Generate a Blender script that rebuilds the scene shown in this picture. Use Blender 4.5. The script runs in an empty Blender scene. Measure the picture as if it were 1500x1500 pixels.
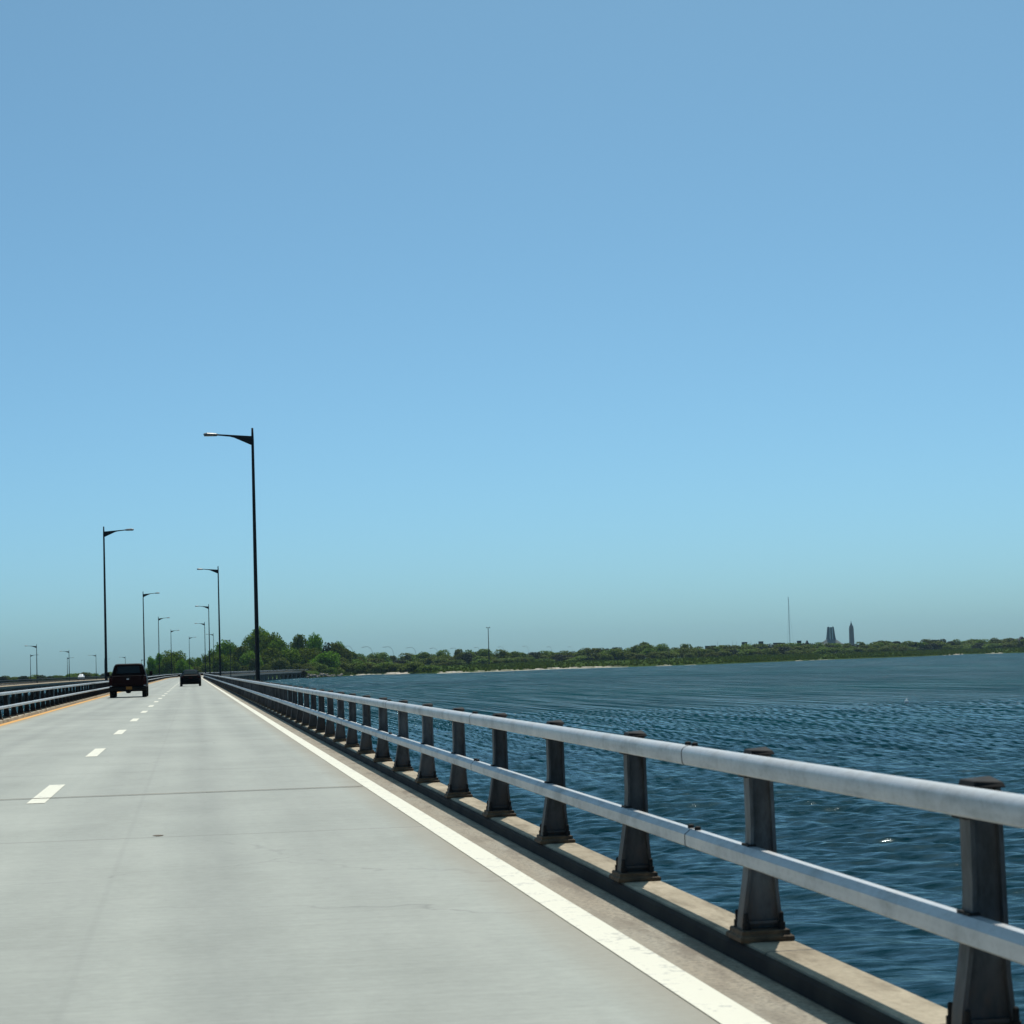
import bpy, bmesh, math, random
import numpy as np
from mathutils import Vector, Matrix

scene = bpy.context.scene
C = scene.collection
rnd = random.Random(7)
rad = math.radians

# ------------------------------------------------------------------ camera
F = 3250.0            # focal length measured in pixels of the 1500 px picture
EYE = 1.25            # eye height above the bridge deck
ROLL = 0.03
WATER = -3.3
SUN_EL, SUN_AZ = 63.0, 17.0      # azimuth measured clockwise from straight ahead (+Y)

def c2(px, py): return Vector(((px - 750) / F, -(py - 750) / F, -1.0))
_d = c2(281, 984); _e = Vector((1.0, ROLL, 0.0))
_up = _e.cross(-_d) * -1.0
if _up.y < 0: _up = -_up
Yc = _d.normalized(); Zc = (_up - Yc * _up.dot(Yc)).normalized(); Xc = Yc.cross(Zc)
R_w2c = Matrix((Xc, Yc, Zc)).transposed()
R_c2w = R_w2c.transposed()
cam_d = bpy.data.cameras.new('camera'); cam = bpy.data.objects.new('camera', cam_d); C.objects.link(cam)
cam.matrix_world = Matrix.Translation((0, 0, EYE)) @ R_c2w.to_4x4()
cam_d.sensor_width = 36; cam_d.sensor_fit = 'HORIZONTAL'; cam_d.lens = F / 1500 * 36
cam_d.clip_start = 0.1; cam_d.clip_end = 40000
cam_d.dof.use_dof = True; cam_d.dof.focus_distance = 70; cam_d.dof.aperture_fstop = 11
scene.camera = cam

def at(px, py, Y):
    d = R_c2w @ c2(px, py)
    return Vector((0, 0, EYE)) + d * (Y / d.y)
def onz(px, py, z):
    d = R_c2w @ c2(px, py)
    return Vector((0, 0, EYE)) + d * ((z - EYE) / d.z)

KC, Y0 = 1.2e-4, 430.0
def bend(y): return KC * max(0.0, y - Y0) ** 2
def slope(y): return 2 * KC * max(0.0, y - Y0)

# ------------------------------------------------------------------ world
w = bpy.data.worlds.new('World'); scene.world = w; w.use_nodes = True
nt = w.node_tree
sky = nt.nodes.new('ShaderNodeTexSky'); sky.sky_type = 'NISHITA'; sky.sun_disc = False
sky.sun_elevation = rad(SUN_EL); sky.sun_rotation = rad(SUN_AZ)
sky.altitude = 0; sky.air_density = 0.40; sky.dust_density = 1.55; sky.ozone_density = 4.0
bg = nt.nodes['Background']; bg.inputs['Strength'].default_value = 0.148
wb = nt.nodes.new('ShaderNodeMix'); wb.data_type = 'RGBA'; wb.blend_type = 'MULTIPLY'; wb.inputs[0].default_value = 1.0
wb.inputs[7].default_value = (0.61, 0.985, 0.95, 1)          # cool white balance of the whole sky
nt.links.new(sky.outputs[0], wb.inputs[6]); nt.links.new(wb.outputs[2], bg.inputs['Color'])
sd = bpy.data.lights.new('sun', 'SUN'); sd.energy = 4.2; sd.angle = rad(0.5); sd.color = (1.0, 0.95, 0.87)
so = bpy.data.objects.new('sun', sd); C.objects.link(so)
sv = Vector((math.sin(rad(SUN_AZ)) * math.cos(rad(SUN_EL)), math.cos(rad(SUN_AZ)) * math.cos(rad(SUN_EL)), math.sin(rad(SUN_EL))))
so.rotation_euler = sv.to_track_quat('Z', 'Y').to_euler(); so.location = (0, 0, 60)
vs = scene.view_settings; vs.view_transform = 'Standard'; vs.look = 'None'; vs.gamma = 1; vs.exposure = 0
scene.cycles.use_denoising = True
scene.cycles.max_bounces = 6
scene.cycles.sample_clamp_indirect = 6

# ------------------------------------------------------------------ materials
def haze_box():
    m = bpy.data.materials.new('sea_haze'); m.use_nodes = True; t = m.node_tree
    t.nodes.remove(t.nodes['Principled BSDF'])
    v = t.nodes.new('ShaderNodeVolumePrincipled'); v.inputs['Color'].default_value = (0.52, 0.81, 1.0, 1)
    v.inputs['Density'].default_value = HAZE; v.inputs['Anisotropy'].default_value = 0.0
    t.links.new(v.outputs[0], t.nodes['Material Output'].inputs['Volume'])
    me = bpy.data.meshes.new('haze'); x, y0, y1, z0, z1 = 12500, -12500, 12500, -7.5, 165
    me.from_pydata([(a, b, c) for c in (z0, z1) for a, b in ((-x, y0), (x, y0), (x, y1), (-x, y1))], [], [(3, 2, 1, 0), (4, 5, 6, 7), (0, 1, 5, 4), (1, 2, 6, 5), (2, 3, 7, 6), (3, 0, 4, 7)])
    me.materials.append(m); o = bpy.data.objects.new('haze', me); C.objects.link(o); o['kind'] = 'stuff'; o['label'] = 'thin pale sea haze over the bay and far shore'; o['category'] = 'haze'
HAZE = 3.3e-5
haze_box()
def srgb(r, g, b):
    f = lambda c: (c / 255 / 12.92) if c / 255 <= 0.04045 else ((c / 255 + 0.055) / 1.055) ** 2.4
    return (f(r), f(g), f(b), 1)
def lin(r, g, b): return (r, g, b, 1)

class NB:
    def __init__(s, name):
        s.m = bpy.data.materials.new(name); s.m.use_nodes = True
        s.t = s.m.node_tree; s.b = s.t.nodes['Principled BSDF']; s.o = s.t.nodes['Material Output']
    def n(s, typ, **kw):
        x = s.t.nodes.new(typ)
        for k, v in kw.items():
            if k in x.inputs: x.inputs[k].default_value = v
            else: setattr(x, k, v)
        return x
    def l(s, a, b): s.t.links.new(a, b)
    def coord(s, which='Object', scale=(1, 1, 1)):
        c = s.n('ShaderNodeTexCoord'); m = s.n('ShaderNodeMapping'); m.inputs['Scale'].default_value = scale
        s.l(c.outputs[which], m.inputs[0]); return m.outputs[0]
    def noise(s, vec, scale, detail=4, rough=0.55):
        x = s.n('ShaderNodeTexNoise'); x.inputs['Scale'].default_value = scale
        x.inputs['Detail'].default_value = detail; x.inputs['Roughness'].default_value = rough
        s.l(vec, x.inputs['Vector']); return x.outputs['Fac']
    def ramp(s, fac, stops):
        x = s.n('ShaderNodeValToRGB'); e = x.color_ramp.elements
        while len(e) < len(stops): e.new(0.5)
        for i, (p, c) in enumerate(stops): e[i].position = p; e[i].color = c
        s.l(fac, x.inputs[0]); return x.outputs[0]
    def mix(s, fac, a, b, mode='MIX'):
        x = s.n('ShaderNodeMix', data_type='RGBA', blend_type=mode)
        for v, i in ((fac, 0), (a, 6), (b, 7)):
            if hasattr(v, 'links'): s.l(v, x.inputs[i])
            else: x.inputs[i].default_value = v
        return x.outputs[2]
    def math(s, op, a, b=0.0):
        x = s.n('ShaderNodeMath', operation=op)
        for v, i in ((a, 0), (b, 1)):
            if hasattr(v, 'links'): s.l(v, x.inputs[i])
            else: x.inputs[i].default_value = v
        return x.outputs[0]
    def bump(s, h, strength=0.3, dist=0.02):
        x = s.n('ShaderNodeBump'); x.inputs['Strength'].default_value = strength; x.inputs['Distance'].default_value = dist
        s.l(h, x.inputs['Height']); s.l(x.outputs[0], s.b.inputs['Normal'])
    def set(s, **kw):
        for k, v in kw.items():
            k = k.replace('_', ' ')
            if hasattr(v, 'links'): s.l(v, s.b.inputs[k])
            else: s.b.inputs[k].default_value = v
        return s

def simple(name, ca, cb, scale=4.0, rough=0.6, metal=0.0, bump=0.0, stretch=(1, 1, 1), spec=0.5, bd=0.02):
    m = NB(name); v = m.coord('Object', stretch)
    f = m.noise(v, scale, 5)
    m.set(Base_Color=m.ramp(f, [(0.3, ca), (0.7, cb)]), Roughness=rough, Metallic=metal)
    m.b.inputs['Specular IOR Level'].default_value = spec
    if bump: m.bump(f, bump, bd)
    return m.m

M = {}
def concrete():
    m = NB('road_concrete')
    v = m.coord('Object'); vt = m.coord('Object', (0.25, 9.0, 1)); vl = m.coord('Object', (1.4, 0.02, 1))
    big = m.noise(v, 0.12, 4); tine = m.noise(vt, 2.0, 5, 0.7); lane = m.noise(vl, 1.0, 3); fine = m.noise(v, 14, 4, 0.7)
    col = m.ramp(big, [(0.3, lin(0.325, 0.336, 0.298)), (0.7, lin(0.384, 0.394, 0.349))])
    col = m.mix(0.6, col, m.ramp(tine, [(0.32, lin(0.88, 0.88, 0.88)), (0.68, lin(1.08, 1.08, 1.08))]), 'MULTIPLY')
    col = m.mix(0.6, col, m.ramp(lane, [(0.3, lin(0.86, 0.87, 0.87)), (0.7, lin(1.08, 1.08, 1.07))]), 'MULTIPLY')
    col = m.mix(0.35, col, m.ramp(fine, [(0.3, lin(0.75, 0.75, 0.75)), (0.7, lin(1.15, 1.15, 1.15))]), 'MULTIPLY')
    # tyre paths, an oil trace down each lane, blotches and hairline cracks
    spots = m.noise(m.coord('Object', (1.0, 0.45, 1)), 0.9, 6, 0.68)
    col = m.mix(0.55, col, m.ramp(spots, [(0.30, lin(0.80, 0.80, 0.79)), (0.52, lin(1.0, 1.0, 1.0)), (0.72, lin(1.10, 1.10, 1.09))]), 'MULTIPLY')
    vo = m.n('ShaderNodeTexVoronoi', feature='DISTANCE_TO_EDGE'); vo.inputs['Scale'].default_value = 0.33
    wob = m.n('ShaderNodeVectorMath', operation='ADD'); m.l(v, wob.inputs[0])
    nz = m.n('ShaderNodeTexNoise'); nz.inputs['Scale'].default_value = 1.1; nz.inputs['Detail'].default_value = 5; m.l(v, nz.inputs['Vector']); m.l(nz.outputs['Color'], wob.inputs[1])
    m.l(wob.outputs[0], vo.inputs['Vector'])
    ck = m.n('ShaderNodeMapRange'); m.l(vo.outputs['Distance'], ck.inputs[0]); ck.inputs[1].default_value = 0.0; ck.inputs[2].default_value = 0.007; ck.inputs[3].default_value = 0.5; ck.inputs[4].default_value = 0.0
    col = m.mix(m.math('MULTIPLY', ck.outputs[0], m.ramp(big, [(0.5, lin(0, 0, 0)), (0.6, lin(1, 1, 1))])), col, lin(0.17, 0.17, 0.16))
    # brown gutter stain along the two edges, oil trace down each lane
    s = m.n('ShaderNodeSeparateXYZ'); m.l(v, s.inputs[0])
    def band(c, wd, soft):
        d = m.math('ABSOLUTE', m.math('SUBTRACT', s.outputs[0], c))
        x = m.n('ShaderNodeMapRange'); m.l(d, x.inputs[0]); x.inputs[1].default_value = wd; x.inputs[2].default_value = wd + soft
        x.inputs[3].default_value = 1; x.inputs[4].default_value = 0; x.clamp = True
        return x.outputs[0]
    n1 = m.noise(m.coord('Object', (2, 0.25, 1)), 1.5, 4)
    g = m.math('MULTIPLY', band(2.12, 0.24, 0.40), m.math('ADD', n1, 0.35))
    col = m.mix(m.math('MINIMUM', g, 0.92), col, lin(0.29, 0.245, 0.18))
    for c_, wd_, so_, k_ in ((-0.72, .12, .45, .2), (0.98, .12, .45, .2), (-4.1, .12, .45, .2), (-2.5, .12, .45, .2), (0.13, .05, .35, .3), (-3.3, .05, .35, .3)):
        col = m.mix(m.math('MULTIPLY', m.math('MULTIPLY', band(c_, wd_, so_), m.math('ADD', n1, 0.3)), k_), col, lin(0.13, 0.135, 0.13))
    grit = m.noise(m.coord('Object', (1, 0.8, 1)), 38, 3, 0.75); gl_ = m.noise(m.coord('Object', (2.5, 0.5, 1)), 2.2, 5, 0.7)
    col = m.mix(m.math('MULTIPLY', band(2.12, 0.10, 0.22), 0.8), col, m.mix(0.9, col, m.ramp(grit, [(0.36, lin(0.45, 0.42, 0.38)), (0.5, lin(1, 1, 1)), (0.66, lin(1.35, 1.3, 1.2))]), 'MULTIPLY'))
    col = m.mix(m.math('MULTIPLY', band(2.14, 0.06, 0.26), m.ramp(gl_, [(0.48, lin(0, 0, 0)), (0.62, lin(.75, .75, .75))])), col, lin(0.15, 0.12, 0.085))
    g2 = m.math('MULTIPLY', band(-5.05, 0.12, 0.4), m.math('ADD', n1, 0.2))
    col = m.mix(m.math('MINIMUM', g2, 0.8), col, lin(0.33, 0.27, 0.17))
    col = m.mix(m.math('MULTIPLY', band(-0.51, 0.008, 0.02), 0.10), col, lin(0.16, 0.16, 0.15))
    # transverse construction joints every 23 m, some darker
    fr = m.math('FRACT', m.math('DIVIDE', m.math('ADD', s.outputs[1], 0.0), 11.5))
    j = m.n('ShaderNodeMapRange'); m.l(m.math('ABSOLUTE', m.math('SUBTRACT', fr, 0.5)), j.inputs[0])
    j.inputs[1].default_value = 0.0018; j.inputs[2].default_value = 0.0034; j.inputs[3].default_value = 0.42; j.inputs[4].default_value = 0
    col = m.mix(j.outputs[0], col, lin(0.15, 0.145, 0.13))
    m.set(Base_Color=col, Roughness=0.82)
    m.b.inputs['Specular IOR Level'].default_value = 0.3
    m.bump(m.math('ADD', tine, fine), 0.5, 0.004)
    return m.m
M['road'] = concrete()
M['joint'] = simple('joint_seal', lin(0.06, 0.05, 0.04), lin(0.16, 0.11, 0.06), 2.0, 0.9)
def kerb_mat():
    m = NB('kerb_concrete'); v = m.coord('Object', (1, 0.5, 1))
    a = m.noise(v, 1.3, 6, 0.65); b = m.noise(m.coord('Object', (3, 0.6, 3)), 3.0, 5, 0.7); c = m.noise(m.coord('Object'), 30, 3, 0.7)
    col = m.ramp(a, [(0.3, lin(0.27, 0.22, 0.15)), (0.7, lin(0.47, 0.40, 0.29))])
    col = m.mix(0.8, col, m.ramp(b, [(0.33, lin(0.5, 0.48, 0.45)), (0.55, lin(1.05, 1.05, 1.05))]), 'MULTIPLY')
    col = m.mix(0.5, col, m.ramp(c, [(0.3, lin(0.7, 0.7, 0.7)), (0.7, lin(1.2, 1.2, 1.2))]), 'MULTIPLY')
    s = m.n('ShaderNodeSeparateXYZ'); m.l(m.coord('Object'), s.inputs[0])
    fr = m.math('FRACT', m.math('DIVIDE', s.outputs[1], 5.75))
    j = m.n('ShaderNodeMapRange'); m.l(m.math('ABSOLUTE', m.math('SUBTRACT', fr, 0.5)), j.inputs[0])
    j.inputs[1].default_value = 0.0012; j.inputs[2].default_value = 0.0022; j.inputs[3].default_value = 0.8; j.inputs[4].default_value = 0
    col = m.mix(j.outputs[0], col, lin(0.06, 0.055, 0.05))
    m.set(Base_Color=col, Roughness=0.88); m.b.inputs['Specular IOR Level'].default_value = 0.2
    m.bump(m.math('ADD', b, c), 0.5, 0.006); return m.m
M['kerb'] = kerb_mat()
M['kerb_shade'] = simple('painted_kerb_shade', lin(0.012, 0.012, 0.013), lin(0.04, 0.036, 0.03), 2.2, 0.9, bump=0.3, spec=0.15)  # near-black tone: shade of the kerb face put into the colour
M['conc'] = simple('bridge_concrete', lin(0.16, 0.15, 0.13), lin(0.26, 0.24, 0.21), 0.5, 0.9, bump=0.2)
M['beige'] = simple('parapet_concrete', lin(0.36, 0.27, 0.17), lin(0.48, 0.38, 0.25), 0.6, 0.9)
def paint(name, col, under, amt):
    m = NB(name); v = m.coord('Object', (1, 0.7, 1))
    f = m.noise(v, 5, 6, 0.7); f2 = m.noise(v, 26, 4, 0.7)
    k = m.ramp(m.math('ADD', m.math('MULTIPLY', f, 0.6), m.math('MULTIPLY', f2, 0.4)), [(amt - 0.05, lin(1, 1, 1)), (amt + 0.06, lin(0, 0, 0))])
    cc = m.mix(f, col, tuple(c * 0.86 for c in col[:3]) + (1,))
    m.set(Base_Color=m.mix(k, cc, under), Roughness=0.7); return m.m
M['white_paint'] = paint('worn_white_paint', lin(0.74, 0.71, 0.58), lin(0.40, 0.39, 0.34), 0.41)
M['yellow_paint'] = paint('worn_yellow_paint', lin(0.68, 0.33, 0.05), lin(0.45, 0.38, 0.25), 0.4)
def rail_metal():
    m = NB('rail_aluminium'); f = m.noise(m.coord('Object', (30, 0.4, 30)), 1.0, 4); f2 = m.noise(m.coord('Object', (2, 1, 2)), 2.4, 6, 0.7); f3 = m.noise(m.coord('Object', (1, .5, 1)), 45, 3, 0.7)
    c = m.ramp(f, [(0.3, lin(0.42, 0.435, 0.44)), (0.7, lin(0.52, 0.53, 0.53))])
    c = m.mix(0.75, c, m.ramp(f2, [(0.33, lin(0.66, 0.65, 0.62)), (0.5, lin(1.0, 1.0, 1.0)), (0.7, lin(1.06, 1.06, 1.06))]), 'MULTIPLY')
    c = m.mix(0.35, c, m.ramp(f3, [(0.32, lin(0.6, 0.58, 0.55)), (0.5, lin(1.0, 1.0, 1.0))]), 'MULTIPLY')
    m.set(Base_Color=c, Metallic=0.15, Roughness=m.ramp(f2, [(0.3, lin(0.55, 0.55, 0.55)), (0.7, lin(0.33, 0.33, 0.33))])); m.bump(f3, 0.12, 0.002); return m.m
M['rail'] = rail_metal()
def post_steel():
    m = NB('weathered_post_steel'); oi = m.n('ShaderNodeObjectInfo')
    va = m.n('ShaderNodeVectorMath', operation='ADD'); m.l(m.coord('Object', (1, 1, 0.35)), va.inputs[0]); m.l(m.math('MULTIPLY', oi.outputs['Random'], 37.0), va.inputs[1]); v = va.outputs[0]
    a = m.noise(v, 7, 5, 0.65); b = m.noise(v, 16, 5, 0.7)
    c = m.ramp(a, [(0.3, lin(0.066, 0.068, 0.068)), (0.7, lin(0.145, 0.147, 0.145))])
    c = m.mix(0.8, c, m.ramp(b, [(0.35, lin(0.55, 0.5, 0.45)), (0.55, lin(1.0, 1.0, 1.0)), (0.75, lin(1.25, 1.25, 1.25))]), 'MULTIPLY')
    s = m.n('ShaderNodeSeparateXYZ'); m.l(m.coord('Object'), s.inputs[0])
    g = m.n('ShaderNodeMapRange'); m.l(s.outputs[2], g.inputs[0]); g.inputs[1].default_value = .34; g.inputs[2].default_value = .10; g.inputs[3].default_value = 0; g.inputs[4].default_value = 1
    c = m.mix(m.math('MULTIPLY', g.outputs[0], m.ramp(b, [(0.42, lin(0, 0, 0)), (0.6, lin(.9, .9, .9))])), c, lin(0.10, 0.055, 0.028))
    sc = m.n('ShaderNodeVectorMath', operation='SCALE'); m.l(c, sc.inputs[0]); m.l(m.math('ADD', m.math('MULTIPLY', oi.outputs['Random'], 0.6), 0.7), sc.inputs['Scale'])
    m.set(Base_Color=sc.outputs[0], Roughness=0.6, Metallic=0.1); m.b.inputs['Specular IOR Level'].default_value = 0.25; m.bump(b, 0.2, 0.004); return m.m
M['post'] = post_steel()
M['post_dark'] = simple('dark_post_tone', lin(0.012, 0.012, 0.012), lin(0.035, 0.033, 0.03), 7, 0.7, spec=0.15, bump=0.15)  # darker tone for the posts along the yellow line
M['rust'] = simple('rusty_base', lin(0.025, 0.019, 0.013), lin(0.16, 0.10, 0.05), 14, 0.9, 0.1, 0.4)
M['bolt'] = simple('dark_bolts', lin(0.010, 0.010, 0.010), lin(0.028, 0.025, 0.022), 20, 0.75, spec=0.15)
M['lamp'] = simple('lamp_pole_steel', lin(0.010, 0.013, 0.014), lin(0.022, 0.027, 0.028), 2, 0.6, spec=0.2)
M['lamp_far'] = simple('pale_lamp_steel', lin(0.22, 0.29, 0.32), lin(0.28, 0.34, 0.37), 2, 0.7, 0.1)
M['lamp_top'] = simple('lamp_housing', lin(0.20, 0.20, 0.19), lin(0.30, 0.30, 0.29), 6, 0.3, 0.3)
M['lamp_lens'] = simple('lamp_lens', lin(0.05, 0.05, 0.05), lin(0.09, 0.09, 0.08), 6, 0.25)
def carpaint(name, c, rough=0.25, spec=0.3):
    m = NB(name); f = m.noise(m.coord('Object'), 3, 4)
    m.set(Base_Color=m.mix(f, c, tuple(x * 0.75 for x in c[:3]) + (1,)), Roughness=rough)
    m.b.inputs['Specular IOR Level'].default_value = spec; return m.m
M['truck'] = carpaint('dark_maroon_paint', lin(0.011, 0.002, 0.002), 0.4, 0.06)
M['car'] = carpaint('black_paint', lin(0.002, 0.0022, 0.003), 0.5, 0.04)
M['white_car'] = carpaint('white_paint', lin(0.75, 0.75, 0.74))
M['car_glass'] = carpaint('dark_blue_tinted_glass', lin(0.0015, 0.003, 0.006), 0.03, 0.05)
M['glass'] = carpaint('tinted_glass', lin(0.002, 0.003, 0.005), 0.05, 0.2)
M['tyre'] = simple('tyre_rubber', lin(0.004, 0.004, 0.004), lin(0.008, 0.008, 0.008), 20, 0.9, spec=0.1)
M['chrome'] = simple('dull_chrome', lin(0.35, 0.35, 0.36), lin(0.5, 0.5, 0.5), 5, 0.25, 0.9)
M['trim'] = simple('black_trim', lin(0.004, 0.004, 0.004), lin(0.007, 0.007, 0.007), 9, 0.7, spec=0.15)
M['tail'] = simple('red_lens', lin(0.014, 0.001, 0.001), lin(0.024, 0.0015, 0.0015), 12, 0.4, spec=0.08)
M['plate'] = simple('orange_plate', lin(0.16, 0.07, 0.012), lin(0.22, 0.1, 0.016), 10, 0.5, spec=0.2)
M['rock'] = simple('shore_rock', lin(0.10, 0.09, 0.075), lin(0.3, 0.26, 0.21), 1.5, 0.9, bump=0.6, bd=0.2)
M['sand'] = simple('beach_sand', lin(0.34, 0.30, 0.23), lin(0.50, 0.45, 0.36), 0.08, 0.95)
M['mud'] = simple('marsh_ground', lin(0.026, 0.048, 0.010), lin(0.05, 0.075, 0.016), 0.02, 1.0, spec=0.0)
M['bark'] = simple('bark', lin(0.03, 0.022, 0.016), lin(0.06, 0.048, 0.036), 3, 0.95)

def leaf(name, a, b, hue=0.12):
    m = NB(name)
    v = m.coord('Object'); f = m.noise(v, 9.0, 3, 0.6)
    oi = m.n('ShaderNodeObjectInfo')
    col = m.ramp(f, [(0.36, tuple(q * 0.7 for q in a[:3]) + (1,)), (0.66, tuple(q * 1.25 for q in b[:3]) + (1,))])
    hs = m.n('ShaderNodeHueSaturation')
    m.l(m.math('ADD', m.math('MULTIPLY', oi.outputs['Random'], 0.05), 0.455), hs.inputs['Hue'])
    m.l(m.math('ADD', m.math('MULTIPLY', oi.outputs['Random'], 0.7), 0.65), hs.inputs['Value'])
    hs.inputs['Saturation'].default_value = 1.12
    m.l(col, hs.inputs['Color'])
    m.set(Base_Color=hs.outputs[0], Roughness=0.65); m.b.inputs['Specular IOR Level'].default_value = 0.08
    tr = m.n('ShaderNodeBsdfTranslucent'); m.l(hs.outputs[0], tr.inputs[0])
    mx = m.n('ShaderNodeMixShader'); mx.inputs[0].default_value = 0.3
    m.l(m.b.outputs[0], mx.inputs[1]); m.l(tr.outputs[0], mx.inputs[2]); m.l(mx.outputs[0], m.o.inputs[0])
    return m.m
M['leaf'] = leaf('tree_leaves', lin(0.046, 0.106, 0.013), lin(0.14, 0.25, 0.036))
M['bushleaf'] = leaf('bush_leaves', lin(0.052, 0.092, 0.016), lin(0.13, 0.19, 0.040))
M['brightleaf'] = leaf('pale_green_leaves', lin(0.06, 0.10, 0.020), lin(0.11, 0.15, 0.034))
M['darkleaf'] = leaf('dark_leaves', lin(0.015, 0.024, 0.014), lin(0.03, 0.045, 0.02))
M['grass'] = leaf('marsh_grass', lin(0.055, 0.105, 0.016), lin(0.095, 0.155, 0.028))
M['brick'] = simple('brown_brick', lin(0.11, 0.075, 0.065), lin(0.15, 0.105, 0.09), 0.4, 0.9)
M['copper'] = simple('dark_copper', lin(0.03, 0.045, 0.05), lin(0.05, 0.07, 0.075), 0.5, 0.6)
M['teal_dark'] = simple('dark_teal_cladding', lin(0.035, 0.065, 0.07), lin(0.06, 0.095, 0.10), 0.2, 0.6)
M['teal_light'] = simple('pale_teal_panel', lin(0.42, 0.54, 0.52), lin(0.52, 0.62, 0.59), 0.3, 0.5)
M['stone'] = simple('grey_stonework', lin(0.05, 0.075, 0.07), lin(0.14, 0.15, 0.14), 0.15, 0.9)
M['wall_tan'] = simple('tan_wall', lin(0.38, 0.28, 0.15), lin(0.46, 0.34, 0.2), 0.6, 0.9)
M['wall_brown'] = simple('orange_brown_wall', lin(0.2, 0.1, 0.05), lin(0.28, 0.15, 0.07), 0.6, 0.9)
M['wall_grey'] = simple('grey_wall', lin(0.2, 0.23, 0.25), lin(0.3, 0.32, 0.33), 0.6, 0.9)
M['roof'] = simple('dark_roof', lin(0.02, 0.02, 0.022), lin(0.04, 0.04, 0.04), 1, 0.9)
M['win'] = simple('dark_window', lin(0.02, 0.025, 0.03), lin(0.03, 0.04, 0.045), 1, 0.2)
M['buoy'] = simple('white_buoy', lin(0.75, 0.75, 0.74), lin(0.8, 0.8, 0.8), 3, 0.5)

def water_mat():
    m = NB('bay_water')
    a = m.noise(m.coord('Object', (0.8, 1.3, 1)), 1.1, 6, 0.65); b = m.noise(m.coord('Object'), 5.0, 4, 0.6)
    chop = m.noise(m.coord('Object', (0.6, 1.2, 1)), 0.16, 5, 0.6)
    big = m.noise(m.coord('Object', (0.35, 1.0, 1)), 0.010, 4)
    # farther from the origin: rougher, paler body, weaker reflection (waves too small to model there one by one)
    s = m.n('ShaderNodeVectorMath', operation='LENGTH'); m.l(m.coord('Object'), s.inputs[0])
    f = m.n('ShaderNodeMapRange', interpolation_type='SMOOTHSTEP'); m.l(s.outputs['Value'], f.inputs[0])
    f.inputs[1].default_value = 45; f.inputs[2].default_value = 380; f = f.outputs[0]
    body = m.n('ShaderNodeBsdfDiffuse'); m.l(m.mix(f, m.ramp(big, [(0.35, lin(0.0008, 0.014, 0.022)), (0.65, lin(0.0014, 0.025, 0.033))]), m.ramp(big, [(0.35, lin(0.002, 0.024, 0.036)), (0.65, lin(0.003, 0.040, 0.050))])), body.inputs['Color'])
    st = m.noise(m.coord('Object', (1.3, 0.03, 1)), 1.0, 4, 0.7); st2 = m.noise(m.coord('Object', (0.02, 0.006, 1)), 1.0, 3, 0.6)
    k = m.math('ADD', m.math('MULTIPLY', m.math('SUBTRACT', st, 0.5), 2.2), m.math('MULTIPLY', m.math('SUBTRACT', st2, 0.5), 1.6))
    st3 = m.noise(m.coord('Object', (3.0, 0.07, 1)), 1.0, 3, 0.7)
    st4 = m.noise(m.coord('Object', (3.6, 0.022, 1)), 1.0, 2, 0.6)
    k = m.math('ADD', k, m.math('ADD', m.math('MULTIPLY', m.math('SUBTRACT', st3, 0.5), 4.0), m.math('MULTIPLY', m.math('SUBTRACT', st4, 0.5), 12.0)))
    f1 = m.n('ShaderNodeMapRange', interpolation_type='SMOOTHSTEP'); m.l(s.outputs['Value'], f1.inputs[0])
    f1.inputs[1].default_value = 25; f1.inputs[2].default_value = 220
    st5 = m.noise(m.coord('Object', (1.1, 2.6, 1)), 1.0, 5, 0.65)
    kn = m.math('MULTIPLY', m.math('MULTIPLY', m.math('SUBTRACT', st5, 0.5), 5.0), m.math('SUBTRACT', 1.0, f1.outputs[0]))
    k = m.math('MAXIMUM', m.math('ADD', m.math('ADD', m.math('MULTIPLY', k, f1.outputs[0]), kn), 1.0), 0.05)  # light and dark wave facets painted as noise in the reflection strength
    h = m.math('ADD', m.math('MULTIPLY', m.math('ADD', a, m.math('MULTIPLY', b, 0.25)), m.math('ADD', m.math('MULTIPLY', f, 0.38), 0.035)), m.math('MULTIPLY', chop, m.math('MULTIPLY', f, 1.5)))
    bp = m.n('ShaderNodeBump'); bp.inputs['Strength'].default_value = 1.0; bp.inputs['Distance'].default_value = 1.0; m.l(h, bp.inputs['Height'])
    fr = m.n('ShaderNodeFresnel'); fr.inputs['IOR'].default_value = 1.333; m.l(bp.outputs[0], fr.inputs['Normal'])
    gl = m.n('ShaderNodeBsdfGlossy'); gl.inputs['Color'].default_value = (0.86, 0.97, 1.0, 1); m.l(bp.outputs[0], gl.inputs['Normal'])
    m.l(m.math('ADD', m.math('MULTIPLY', f, 0.06), 0.11), gl.inputs['Roughness'])
    mx = m.n('ShaderNodeMixShader'); m.l(body.outputs[0], mx.inputs[1]); m.l(gl.outputs[0], mx.inputs[2]); m.l(mx.outputs[0], m.o.inputs[0])
    fac = m.math('MULTIPLY', m.math('MULTIPLY', fr.outputs[0], k), m.math('SUBTRACT', 0.46, m.math('MULTIPLY', f, 0.16)))
    m.l(m.math('MINIMUM', fac, 0.6), mx.inputs[0])
    return m.m
M['water'] = water_mat()

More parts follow.
